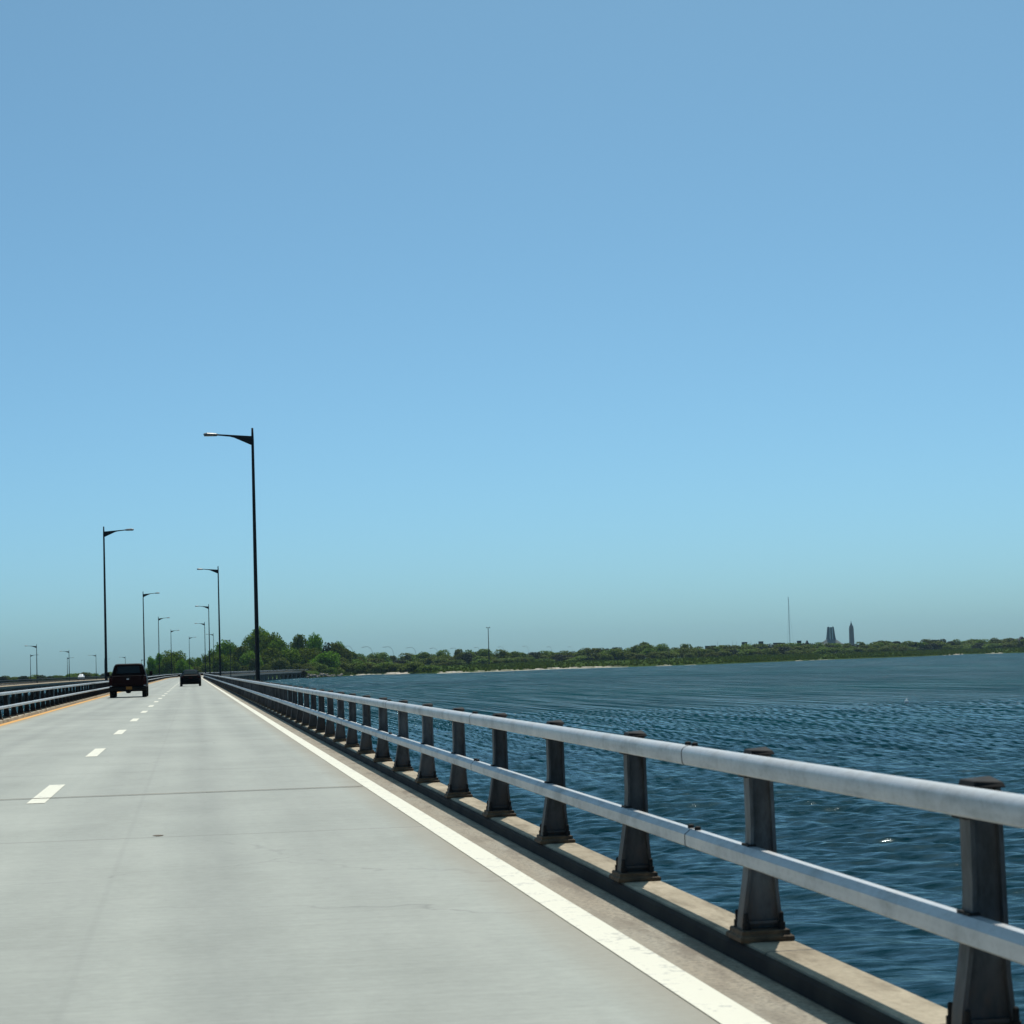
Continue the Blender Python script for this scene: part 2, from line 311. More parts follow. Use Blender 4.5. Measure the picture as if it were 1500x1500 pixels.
# ------------------------------------------------------------------ mesh helpers
class MB:
    def __init__(s): s.v = []; s.f = []
    def add(s, vs, fs):
        o = len(s.v); s.v += [tuple(p) for p in vs]; s.f += [tuple(i + o for i in f) for f in fs]; return s
    def box(s, c, d, rz=0.0):
        x, y, z = (k / 2 for k in d); cs, sn = math.cos(rz), math.sin(rz)
        vs = []
        for dz in (-z, z):
            for dx, dy in ((-x, -y), (x, -y), (x, y), (-x, y)):
                vs.append((c[0] + dx * cs - dy * sn, c[1] + dx * sn + dy * cs, c[2] + dz))
        return s.add(vs, [(3, 2, 1, 0), (4, 5, 6, 7), (0, 1, 5, 4), (1, 2, 6, 5), (2, 3, 7, 6), (3, 0, 4, 7)])
    def loft(s, rings, cap=True, closed=True):
        n = len(rings[0]); vs = [p for r in rings for p in r]; fs = []
        for i in range(len(rings) - 1):
            for j in range(n if closed else n - 1):
                k = (j + 1) % n
                fs.append((i * n + j, i * n + k, (i + 1) * n + k, (i + 1) * n + j))
        if cap and closed:
            fs.append(tuple(range(n - 1, -1, -1))); fs.append(tuple((len(rings) - 1) * n + j for j in range(n)))
        return s.add(vs, fs)
    def tube(s, pts, rs, n=10):
        rings = []
        for i, p in enumerate(pts):
            p = Vector(p); a = Vector(pts[max(0, i - 1)]); b = Vector(pts[min(len(pts) - 1, i + 1)])
            t = (b - a).normalized(); u = t.cross(Vector((0, 0, 1)))
            if u.length < 1e-3: u = Vector((1, 0, 0))
            u.normalize(); q = t.cross(u)
            r = rs[i] if isinstance(rs, (list, tuple)) else rs
            rings.append([p + u * r * math.cos(k * 2 * math.pi / n) + q * r * math.sin(k * 2 * math.pi / n) for k in range(n)])
        return s.loft(rings)
    def lathe(s, prof, axis='z', c=(0, 0, 0), n=20):
        rings = []
        for r, h in prof:
            ring = []
            for k in range(n):
                a = k * 2 * math.pi / n; x, y = r * math.cos(a), r * math.sin(a)
                ring.append((c[0] + x, c[1] + y, c[2] + h) if axis == 'z' else (c[0] + h, c[1] + x, c[2] + y))
            rings.append(ring)
        return s.loft(rings)
    def prism(s, poly, a, b, axis='x'):
        P = (lambda u, v, t: (t, u, v)) if axis == 'x' else (lambda u, v, t: (u, t, v))
        return s.loft([[P(u, v, a) for u, v in poly], [P(u, v, b) for u, v in poly]])
    def build(s, name, mat, parent=None, smooth=False, bevel=0.0, fix=True):
        me = bpy.data.meshes.new(name); me.from_pydata(s.v, [], s.f)
        if fix:
            bm = bmesh.new(); bm.from_mesh(me); bmesh.ops.recalc_face_normals(bm, faces=bm.faces); bm.to_mesh(me); bm.free()
        me.materials.append(mat)
        if smooth: me.shade_smooth()
        o = bpy.data.objects.new(name, me); C.objects.link(o)
        if parent: o.parent = parent
        if bevel:
            b = o.modifiers.new('bevel', 'BEVEL'); b.width = bevel; b.segments = 2; b.limit_method = 'ANGLE'
        return o

def tag(o, label=None, cat=None, group=None, kind=None):
    for k, v in (('label', label), ('category', cat), ('group', group), ('kind', kind)):
        if v: o[k] = v
    return o
def empty(name, loc, label, cat, group=None, rz=0.0):
    o = bpy.data.objects.new(name, None); C.objects.link(o); o.location = loc; o.rotation_euler = (0, 0, rz)
    o.empty_display_size = 0.2
    return tag(o, label, cat, group)
KIDS = {}
def copy_tree(o, parent=None):
    c = o.copy(); C.objects.link(c)
    if parent: c.parent = parent
    for ch in [k for k in o.children]: copy_tree(ch, c)
    return c
def struct(o): o['kind'] = 'structure'; return o

ys_road = [-6 + 6 * i for i in range(73)] + [432 + 12 * i for i in range(1, 90)]
def sweep(prof, ys, closed=True, cap=True):
    m = MB()
    m.loft([[(x + bend(y), y, z) for x, z in prof] for y in ys], cap=cap, closed=closed); return m

YEND = 1110.0
ys_b = [y for y in ys_road if y <= YEND]
# ------------------------------------------------------------------ road and markings
def sheet(x0, x1, z, ys): return sweep([(x0, z), (x1, z)], ys, closed=False, cap=False)
struct(sheet(-5.12, 2.215, 0.0, ys_road).build('road', M['road'], fix=False))
struct(sheet(1.755, 1.915, 0.004, ys_road).build('edge_line', M['white_paint'], fix=False))
struct(sheet(-5.09, -4.88, 0.004, ys_road).build('median_line', M['yellow_paint'], fix=False))
m = MB(); yd = 22.45 - 12.2 * 2
while yd < 800:
    for k in range(2):
        a, b = yd + 1.82 * k, yd + 1.82 * (k + 1)
        m.add([(-1.64 + bend(a), a, .004), (-1.46 + bend(a), a, .004), (-1.46 + bend(b), b, .004), (-1.64 + bend(b), b, .004)], [(0, 1, 2, 3)])
    yd += 12.2
struct(m.build('lane_markings', M['white_paint'], fix=False))
m = MB()
for i in range(0, 12):
    y = 23.3 + 69 * i
    m.add([(-5.1 + bend(y), y - .03, .008), (1.74 + bend(y), y - .03, .008), (1.74 + bend(y), y + .03, .008), (-5.1 + bend(y), y + .03, .008)], [(0, 1, 2, 3)])
struct(m.build('road_joints', M['joint'], fix=False))
m = MB(); rr = random.Random(4)
pts = [(0.37 * .9 * math.cos(a) * (.7 + .5 * rr.random()) * .14 - .28, 17.4 + .06 * math.sin(a) * (.7 + .5 * rr.random()), .004) for a in [k * math.pi / 5 for k in range(10)]]
m.add(pts, [tuple(range(10))]); struct(m.build('road_patch', M['joint'], fix=False))

# ------------------------------------------------------------------ bridge
bridge = empty('bridge', (0, 0, 0), 'low concrete causeway bridge carrying the two lane road with the pickup and sedan', 'bridge')
sweep([(-5.45, -0.1), (-5.45, -0.65), (-5.2, -0.7), (2.2, -0.7), (2.41, -0.65), (2.41, -0.1), (2.15, -0.02), (-5.1, -0.02)], ys_b).build('deck', M['conc'], bridge)
sweep([(2.210, -0.01), (2.215, 0.06), (2.222, 0.076), (2.236, 0.08), (2.415, 0.08), (2.43, 0.065), (2.43, -0.09), (2.22, -0.09)], ys_b).build('kerb', M['kerb'], bridge)
sweep([(2.185, 0.003), (2.195, 0.055), (2.208, 0.072), (2.2085, -0.005)], ys_b).build('kerb_shade_strip', M['kerb_shade'], bridge)  # added strip that paints the dark shade band along the kerb face
sweep([(-5.10, -0.01), (-5.12, 0.08), (-5.15, 0.10), (-5.42, 0.10), (-5.44, 0.08), (-5.44, -0.09), (-5.15, -0.09)], ys_b).build('kerb', M['kerb'], bridge)
def pier(wx0, wx1, lp):
    p = MB(); p.box(((wx0 + wx1) / 2, 0, -1.0), (wx1 - wx0, .9, .55))
    n = 4
    for i in range(n):
        x = wx0 + .5 + (wx1 - wx0 - 1.0) * i / (n - 1)
        p.lathe([(.27, -6.0), (.27, -1.27)], 'z', (x, 0, 0), 12)
    return p
p0 = None
yy = 12.0
while yy < 1100:
    if p0 is None:
        p0 = pier(-5.3, 2.15, 0).build('pier', M['conc'], bridge); o = p0
    else:
        o = p0.copy(); C.objects.link(o)
    o.location = (bend(yy), yy, 0); o.rotation_euler = (0, 0, -math.atan(slope(yy)))
    yy += 19.0

# ------------------------------------------------------------------ railings
def rrect(cx, cz, wx, wz, r, n=5):
    out = []
    for (sx, sz, a0) in ((1, 1, 0), (-1, 1, 90), (-1, -1, 180), (1, -1, 270)):
        for k in range(n):
            a = rad(a0 + 90 * k / (n - 1))
            out.append((cx + sx * (wx / 2 - r) + r * math.cos(a), cz + sz * (wz / 2 - r) + r * math.sin(a)))
    return out
def post_mesh(s, zb, zt, zl):
    """post profile in (x,z), s=+1: road lies towards -x; pivot at the post centre line"""
    h = .045
    prof = [(-.098, zb + .04), (-.092, zb + .10), (-.068, zb + .24), (-.050, zl + .02), (-.044, zl + .12), (-.044, zt), (.044, zt), (.046, zt - .05), (.052, zb + .2), (.066, zb + .04)]
    prof = [(s * x, z) for x, z in prof]
    m = MB(); m.prism(prof, -.016, .016, 'y')
    fl = prof[:6]
    m.loft([[(x - s * .006, -h, z), (x + s * .008, -h, z), (x + s * .008, h, z), (x - s * .006, h, z)] for x, z in fl])
    m.loft([[(x - s * .008, -h, z), (x + s * .006, -h, z), (x + s * .006, h, z), (x - s * .008, h, z)] for x, z in prof[6:]])
    m.box((s * -.015, 0, zb + .07), (.13, .08, .012))
    return m
def railing(name, label, xr, xp, s, zb, zt, zl, zlr, ys, n_post, first, spacing, with_sub, pmat='post'):
    r = empty(name, (0, 0, 0), label, 'railing')
    tp = [(-.030, -.043), (-.037, -.036), (-.040, -.015), (-.040, .014)] + [(-.040 * math.cos(a), .014 + .029 * math.sin(a)) for a in (rad(18), rad(36), rad(54), rad(72), rad(90), rad(108), rad(126), rad(144), rad(162))] + [(.040, .014), (.040, -.036), (.030, -.043)]
    t = sweep([(xr + s * x, zt + z) for x, z in tp], ys).build('top_rail', M['rail'], r, smooth=True)
    lp = [(-.038, -.032), (-.038, .016), (-.010, .039), (.026, .039), (.038, .028), (.038, -.032), (.028, -.039), (-.029, -.039)]
    l = sweep([(xr + s * x, zlr + z) for x, z in lp], ys).build('lower_rail', M['rail'], r)
    md = t.modifiers.new('split', 'EDGE_SPLIT'); md.split_angle = rad(35)
    pm = post_mesh(s, zb, zt + .036, zlr).build('post', M[pmat], r)
    bp = MB(); bp.loft([[(s * (-.018 + a), b, zb + z) for a, b in ((-kx, -ky), (kx, -ky), (kx, ky), (-kx, ky))] for kx, ky, z in ((.115, .13, 0), (.115, .13, .02), (.102, .11, .025), (.102, .11, .045))])
    bpo = bp.build('base_plate', M['rust'], pm, bevel=.006)
    cp = MB(); cp.loft([[(s * -.042, -.075, zt + .036), (s * .06, -.07, zt + .036), (s * .06, .07, zt + .036), (s * -.042, .075, zt + .036)],
                        [(s * -.038, -.065, zt + .058), (s * .055, -.055, zt + .052), (s * .055, .055, zt + .066), (s * -.038, .065, zt + .058)]])
    cpo = cp.build('cap', M['bolt'], pm, bevel=.004)
    bolts, clamps = [], []
    for bx in (-.092, .056):
        for by in (-.075, .075):
            bo = MB(); bo.lathe([(.016, 0), (.016, .028), (.010, .03), (.010, .065), (.005, .07)], 'z', (s * bx, by, zb + .045), 8)
            bolts.append(bo.build('anchor_bolt', M['bolt'], pm))
    for c, d in (((s * -.055, .0, zt - .049), (.03, .12, .012)), ((s * -.05, 0, zlr + .043), (.035, .11, .010)), ((s * -.05, 0, zlr - .043), (.03, .09, .010))):
        ck = MB(); ck.box(c, d); clamps.append(ck.build('clamp', M['bolt'], pm))
    stuff = MB(); base_m = post_mesh(s, zb, zt + .036, zlr); blk = MB(); blk.box((s * -.018, 0, zb + .03), (.21, .24, .05))
    for k in range(n_post):
        y = first + spacing * k
        if y > YEND: break
        loc = (xp + bend(y), y, 0); rz = -math.atan(slope(y))
        if k == 0: pm.location = loc
        elif k < 99:
            c = pm.copy(); C.objects.link(c); c.location = loc; c.rotation_euler = (rnd.gauss(0, .004), rnd.gauss(0, .003), rz + rnd.gauss(0, .012))
            for q in [bpo] + ([cpo] if k < with_sub else []) + (bolts if k < 10 else []) + (clamps if k < 16 else []):
                d = q.copy(); C.objects.link(d); d.parent = c
        else:
            stuff.add([(x + loc[0], yy_ + y, z) for x, yy_, z in base_m.v + blk.v], base_m.f + [tuple(i + len(base_m.v) for i in f) for f in blk.f])
    if stuff.v: struct_o = stuff.build('post', M[pmat], r, fix=False); struct_o['kind'] = 'stuff'
    # splice bolts on both rails, in the third part of every third bay
    proto = None
    for k in range(0, 9):
        y = first + spacing * (k * 3 + 2) + spacing * .38
        for nm, zc in (('top', zt), ('low', zlr)):
            sm = MB(); pr = [(xr + s * x * 1.035, zc + z * 1.035) for x, z in tp] if nm == 'top' else [(xr + s * x * 1.04, zlr + z * 1.04) for x, z in lp]
            sm.loft([[(x, y - .004, z) for x, z in pr], [(x, y + .004, z) for x, z in pr]]); sm.build('splice_seam', M['bolt'], r)
        for dy in (-.07, .07):
            for z in (zt + .042, zlr + .039):
                if proto is None:
                    sp = MB(); sp.lathe([(.015, 0), (.015, .014), (.007, .018)], 'z', (0, 0, 0), 8); o = proto = sp.build('splice_bolt', M['bolt'], r)
                else: o = proto.copy(); C.objects.link(o)
                o.location = (xr + s * .008, y + dy, z)
    return r
railing('bridge_railing', 'pale metal railing with two rails on grey posts beside the open bay water', 2.26, 2.322, 1, .08, .80, 0, .422, ys_b, 460, 3.78, 2.63, 45)
railing('bridge_railing', 'metal two rail railing along the yellow line, beside the maroon pickup', -5.18, -5.26, -1, .10, .80, 0, .425, ys_b, 460, 4.4, 2.63, 99, 'post_dark')

# ------------------------------------------------------------------ opposite carriageway bridge
XN = -30.0
def nb_x(y): return XN + bend(y)
nb = empty('opposite_bridge', (0, 0, 0), 'second low bridge across the channel, with a sandy beige edge above dark water', 'bridge')
ys_n = [y for y in range(150, 1090, 15)]
def nsweep(prof, ys=ys_n, **k):
    m = MB(); m.loft([[(x + nb_x(y), y, z) for x, z in prof] for y in ys], **k); return m
nsweep([(0, -.30), (0, -.52), (-.5, -.8), (-12.5, -.8), (-13, -.52), (-13, -.30)]).build('deck', M['conc'], nb)
nsweep([(0.14, -.24), (0.02, -.08), (-.3, -.08), (-.3, -.29), (0, -.30)]).build('kerb', M['beige'], nb)
nsweep([(-12.7, -.08), (-12.7, -.29), (-13, -.29), (-13, -.08)]).build('kerb', M['beige'], nb)
q0 = None; yy = 155
while yy < 1085:
    if q0 is None: q0 = pier(-12.7, -.2, 0).build('pier', M['conc'], nb); o = q0
    else: o = q0.copy(); C.objects.link(o)
    o.location = (nb_x(yy), yy, -.09); yy += 38
nbr = empty('opposite_railing', (0, 0, 0), 'dark two rail railing on the second bridge, in front of the green marsh', 'railing')
nsweep(rrect(-.1, .70, .14, .13, .04)).build('top_rail', M['lamp'], nbr)
nsweep(rrect(-.1, .36, .12, .10, .03)).build('lower_rail', M['lamp'], nbr)
ps = MB()
for k in range(380):
    y = 152 + 2.47 * k
    if k < 99:
        if k == 0:
            b = MB(); b.box((0, 0, .33), (.12, .11, .86)); b.box((.0, 0, -.055), (.24, .22, .05)); pn = b.build('post', M['lamp'], nbr); o = pn
        else: o = pn.copy(); C.objects.link(o)
        o.location = (nb_x(y) - .16, y, 0)
    else: ps.box((nb_x(y) - .16, y, .32), (.12, .11, .86))
ps.build('post', M['lamp'], nbr)['kind'] = 'stuff'

# ------------------------------------------------------------------ lamp posts
def street_lamp(label, group, H=11.25, zb=-.55, dirx=-1, mat='lamp', arm=2.0, name='street_lamp'):
    r = empty(name, (0, 0, 0), label, 'street lamp', group)
    MB().lathe([(.115, zb + .25), (.10, zb + 1.2), (.085, 3.0), (.055, H - .5), (.042, H)], 'z', n=12).build('pole', M[mat], r, smooth=True)
    b = MB(); b.box((0, 0, zb + .12), (.5, .5, .26)); b.lathe([(.2, zb + .25), (.2, zb + .29), (.13, zb + .5)], 'z', n=12); b.build('base', M['conc'], r, bevel=.01)
    a = MB(); d = dirx
    zt = H - .34; top = lambda t: zt + .11 * t
    secs = []
    for t, hh, ww in ((0.02, .38, .10), (.25, .25, .09), (.5, .11, .075), (.62, .075, .07), (.85, .065, .06), (1.0, .06, .06)):
        x = d * arm * .75 * t; z1 = top(t); secs.append([(x, -ww / 2, z1 - hh), (x, ww / 2, z1 - hh), (x, ww / 2, z1), (x, -ww / 2, z1)])
    a.loft(secs).build('arm', M[mat], r, bevel=.008)
    x0 = d * arm * .70; zz = top(1.0) - .03
    hd = MB(); rings = []
    for t, hw, hh in ((0, .05, .03), (.12, .10, .06), (.4, .15, .085), (.75, .16, .10), (.95, .11, .07), (1.0, .04, .02)):
        x = x0 + d * .62 * t
        rings.append([(x, hw * math.cos(k * math.pi / 8), zz + hh * math.sin(k * math.pi / 8)) for k in range(9)])
    hd.loft(rings).build('lamp_head', M['lamp_top'], r, smooth=False, bevel=0)
    ln = MB(); rings = []
    for t, hw in ((.08, .08), (.4, .14), (.75, .15), (.95, .09)):
        x = x0 + d * .62 * t
        rings.append([(x, -hw, zz - .005), (x, hw, zz - .005), (x, hw * .8, zz - .055), (x, -hw * .8, zz - .055)])
    ln.loft(rings).build('lens', M['lamp_lens'], r)
    return r
ZL = [0.75, 1.75, 2.75, 3.75, 4.83, 5.83]
lamp_names_r = ['tallest dark street lamp, standing behind the pale railing before the trees', 'second street lamp along the waterside railing, half the tallest one\'s height',
  'third street lamp along the waterside railing, just behind the second', 'fourth small street lamp of the waterside row, arm over the road', 'fifth tiny street lamp of the waterside row, above the trees',
  'lamp head just showing above the round tree tops beside the road']
proto = None
Yr = [10 / h * F for h in (353, 152, 97, 71.5, 55)] + [712]
for i, y in enumerate(Yr):
    if proto is None: proto = street_lamp(lamp_names_r[0], 'street lamps along the waterside railing'); o = proto
    else: o = copy_tree(proto)
    o['label'] = lamp_names_r[i]; o.location = (2.68 + bend(y), y, 0); o.rotation_euler = (0, 0, -math.atan(slope(y)))
lamp_names_l = ['tall street lamp standing behind the pickup, arm towards the road', 'second street lamp of the pickup\'s row, just past the pickup', 'third street lamp of the pickup\'s row, above the small tree clump',
  'fourth small street lamp of the pickup\'s row, rising from the small tree clump', 'fifth tiny street lamp of the pickup\'s row, above the sedan']
proto = None
for i, h in enumerate((213, 118, 81, 62, 51)):
    y = 10 / h * F
    if proto is None: proto = street_lamp(lamp_names_l[0], 'street lamps along the yellow line railing', dirx=1); o = proto
    else: o = copy_tree(proto)
    o['label'] = lamp_names_l[i]; o.location = (-5.72 + bend(y), y, 0); o.rotation_euler = (0, 0, -math.atan(slope(y)))
# lamps of the opposite bridge
proto = {}
def far_lamp(px, ptop, d, label):
    hor = 984 - ROLL * (px - 281); y = 6.3 / (hor - ptop) * F; p = at(px, ptop, y)
    if d not in proto: proto[d] = street_lamp(label, 'small lamps of the second bridge', H=7.55, dirx=d, arm=2.4, zb=-.9); o = proto[d]
    else: o = copy_tree(proto[d])
    o['label'] = label; o.location = (p.x, y, 0)
far_lamp(53.5, 945, -1, 'taller of two thin lamps at the far end of the second bridge')
far_lamp(101, 953, -1, 'thin lamp on the second bridge close in front of a slightly shorter lamp')
far_lamp(140.5, 959, -1, 'thin lamp on the second bridge just beside the tall lamp behind the pickup')
far_lamp(183.5, 962, -1, 'tiny lamp showing just above the pickup roof')
far_lamp(44.5, 959, 1, 'shorter of the two thin lamps at the far end of the second bridge')
far_lamp(98.5, 963, 1, 'slightly shorter lamp close behind another on the second bridge')
far_lamp(153, 965, 1, 'faint lamp almost touching the tall lamp behind the pickup')
far_lamp(207, 966, 1, 'faint lamp between the pickup roof and the small tree clump')

# ------------------------------------------------------------------ vehicles
def wheel(parent, x, y, r, wd):
    t = MB().lathe([(r * .6, -wd / 2), (r * .93, -wd / 2), (r, -wd * .35), (r, wd * .35), (r * .93, wd / 2), (r * .6, wd / 2), (r * .55, 0), ], 'x', n=28)
    wh = empty('wheel', (0, 0, 0), None, None); wh.parent = parent; wh.location = (x, y, r)
    t.build('tyre', M['tyre'], wh, smooth=False)
    MB().lathe([(.02, -wd * .34), (r * .5, -wd * .3), (r * .62, -wd * .42), (r * .62, wd * .42), (r * .5, wd * .3), (.02, wd * .34)], 'x', n=20).build('rim', M['chrome'], wh)
def sym(poly): return poly + [(-x, z) for x, z in reversed(poly)]
def ring(y, half): return [(x, y, z) for x, z in sym(half)]
def quad_panel(m, p, t):
    """thin solid panel from 4 corners, thickness t along its normal"""
    p = [Vector(q) for q in p]; n = (p[1] - p[0]).cross(p[3] - p[0]).normalized() * t
    m.loft([p, [q + n for q in p]]); return m

t = empty('pickup_truck', (-3.32, 118 + 2.6, 0), 'dark maroon pickup truck seen from behind, driving beside the yellow line', 'pickup truck')
b = MB()
def low(y, zt, hw, zb=.50): return ring(y, [(hw - .05, zb), (hw, zb + .12), (hw, zt - .18), (hw - .03, zt - .04), (hw - .10, zt)])
# bed sides, floor, cab lower, hood
for sx in (-1, 1):
    b.loft([[(sx * .70, y, .55), (sx * .93, y, .5), (sx * .975, y, .66), (sx * .975, y, .98), (sx * .94, y, 1.13), (sx * .80, y, 1.15), (sx * .78, y, .6)] for y in (-2.52, -.72)])
b.box((0, -1.6, .66), (1.56, 1.85, .08))
b.loft([low(-.70, 1.16, .93), low(.2, 1.16, .975), low(1.15, 1.14, .97), low(2.2, 1.06, .94), low(2.62, .95, .86), low(2.70, .85, .80)])
b.build('body', M['truck'], t, bevel=.02)
g = MB()
def cab(y, z0, z1, hw0, hw1): return ring(y, [(hw0, z0), (hw0 - .01, z0 + .06), (hw1 + .03, z1 - .12), (hw1 - .05, z1 - .02), (hw1 - .2, z1)])
g.loft([cab(-.70, 1.13, 1.74, .90, .72), cab(-.58, 1.13, 1.785, .91, .73), cab(.35, 1.13, 1.79, .91, .73), cab(.62, 1.13, 1.74, .91, .72), cab(1.25, 1.13, 1.2, .9, .86)])
g.build('cab', M['truck'], t)
wn = MB(); quad_panel(wn, [(-.62, -.712, 1.27), (.62, -.712, 1.27), (.55, -.70, 1.64), (-.55, -.70, 1.64)], .012)
for sx in (-1, 1):
    quad_panel(wn, [(sx * .905, -.45, 1.22), (sx * .905, .75, 1.22), (sx * .775, .38, 1.66), (sx * .775, -.45, 1.66)], .012)
wn.build('window', M['glass'], t)
tg = MB(); tg.box((0, -2.56, .87), (1.56, .07, .54)); tgo = tg.build('tailgate', M['truck'], t, bevel=.02)
MB().loft([[(.085 * math.cos(k * math.pi / 10), -2.60, .965 + .038 * math.sin(k * math.pi / 10)) for k in range(20)], [(.075 * math.cos(k * math.pi / 10), -2.612, .965 + .03 * math.sin(k * math.pi / 10)) for k in range(20)]]).build('badge', M['chrome'], tgo)
MB().box((0, -2.605, 1.07), (.3, .02, .07)).build('handle', M['trim'], tgo)
for sx in (-1, 1):
    MB().box((sx * .875, -2.555, .86), (.15, .10, .36)).build('tail_light', M['tail'], t, bevel=.015)
    MB().box((sx * .875, -2.60, .62), (.12, .02, .04)).build('reflector', M['chrome'], t)
bu = MB(); bu.loft([[(x, y, z) for y, z in ((-2.56, .36), (-2.72, .38), (-2.74, .52), (-2.70, .57), (-2.56, .57))] for x in (-.96, -.5, .5, .96)]); buo = bu.build('rear_bumper', M['trim'], t, bevel=.015)
MB().box((0.06, -2.748, .50), (.31, .012, .155)).build('licence_plate', M['plate'], buo)
ax = MB(); ax.tube([(-.8, -1.65, .36), (.8, -1.65, .36)], .05); ax.lathe([(.03, -.16), (.13, -.1), (.15, 0), (.13, .1), (.03, .16)], 'x', (0, -1.65, .36), 14); ax.box((0, -2.45, .38), (.5, .2, .12)); ax.build('rear_axle', M['trim'], t)
ex = MB(); ex.tube([(.55, -2.0, .42), (.55, -2.68, .38)], .035); ex.build('exhaust_pipe', M['trim'], t)
for sx in (-1, 1):
    mi = MB(); mi.box((sx * 1.14, .78, 1.24), (.17, .07, .24)); mi.box((sx * 1.0, .80, 1.16), (.16, .04, .05)); mi.build('side_mirror', M['trim'], t, bevel=.02)
    MB().box((sx * .97, .05, 1.02), (.03, .16, .03)).build('door_handle', M['trim'], t)
    wheel(t, sx * .84, -1.65, .37, .25); wheel(t, sx * .84, 1.75, .37, .25)

def sedan(label, loc, paint, rz=0.0, kz=1.0, mirrored=False, name='sedan_car', cat='car'):
    t = empty(name, loc, label, cat, rz=rz)
    b = MB()
    def s(y, hw, zb, zt): return ring(y, [(hw - .10, zb), (hw - .02, zb + .10), (hw, zb + .28), (hw - .015, zt - .16), (hw - .07, zt - .05), (hw - .20, zt)])
    b.loft([s(-2.28, .74, .36, .92 * kz), s(-2.2, .84, .26, .98 * kz), s(-1.9, .90, .22, 1.0 * kz), s(-1.0, .92, .22, .98 * kz), s(.4, .92, .22, .95 * kz), s(1.2, .91, .22, .93 * kz), s(2.0, .86, .24, .80 * kz), s(2.3, .72, .34, .66 * kz)])
    b.build('body', M[paint], t, bevel=.012)
    c = MB()
    def q(y, z, hw0, hw): return ring(y, [(hw0, .9 * kz), (hw0, .96 * kz), (hw + .05, z - .10), (hw - .05, z - .015), (hw - .18, z)])
    c.loft([q(-1.95, 1.0 * kz, .80, .66), q(-1.25, 1.34 * kz, .83, .50), q(-.85, 1.42 * kz, .84, .50), q(-.1, 1.45 * kz, .84, .51), q(.35, 1.39 * kz, .84, .49), q(1.15, .98 * kz, .82, .68)])
    c.build('roof', M[paint], t)
    g = MB(); quad_panel(g, [(-.60, -1.90, 1.055 * kz), (.60, -1.90, 1.055 * kz), (.40, -1.28, 1.345 * kz), (-.40, -1.28, 1.345 * kz)], .014); g.build('rear_window', M['car_glass'], t)
    g = MB()
    for sx in (-1, 1): quad_panel(g, [(sx * .825, -1.2, 1.0 * kz), (sx * .825, .7, 1.0 * kz), (sx * .60, .2, 1.29 * kz), (sx * .60, -.85, 1.29 * kz)], .012)
    g.build('side_window', M['car_glass'], t)
    bp = MB(); bp.loft([[(x, y, z) for y, z in ((-2.15, .17), (-2.32, .19), (-2.38, .36), (-2.36, .54), (-2.26, .60))] for x in (-.86, -.4, .4, .86)]); bo = bp.build('rear_bumper', M[paint], t, bevel=.02)
    MB().box((0, -2.30, .72), (.32, .02, .15)).build('licence_plate', M['tail'], t)
    for sx in (-1, 1):
        MB().box((sx * .68, -2.24, .80 * kz), (.26, .10, .14)).build('tail_light', M['tail'], t, bevel=.02)
        mi = MB(); mi.box((sx * 1.0, .62, 1.0 * kz), (.2, .09, .13)); mi.build('side_mirror', M[paint], t, bevel=.02)
        wheel(t, sx * .81, -1.4, .32, .2); wheel(t, sx * .80, 1.4, .32, .2)
    return t
sedan('black sedan seen from behind, ahead of the pickup in the lane beside the waterside', (-0.12, 194 + 2.3, 0), 'car')
yv = 690.0; pv = at(119.0, 990, yv)
sedan('tiny white car on the second bridge, white end and dark windows showing above its railing', (pv.x, yv, -.30), 'white_car', kz=1.28, rz=3.1, name='white_car')

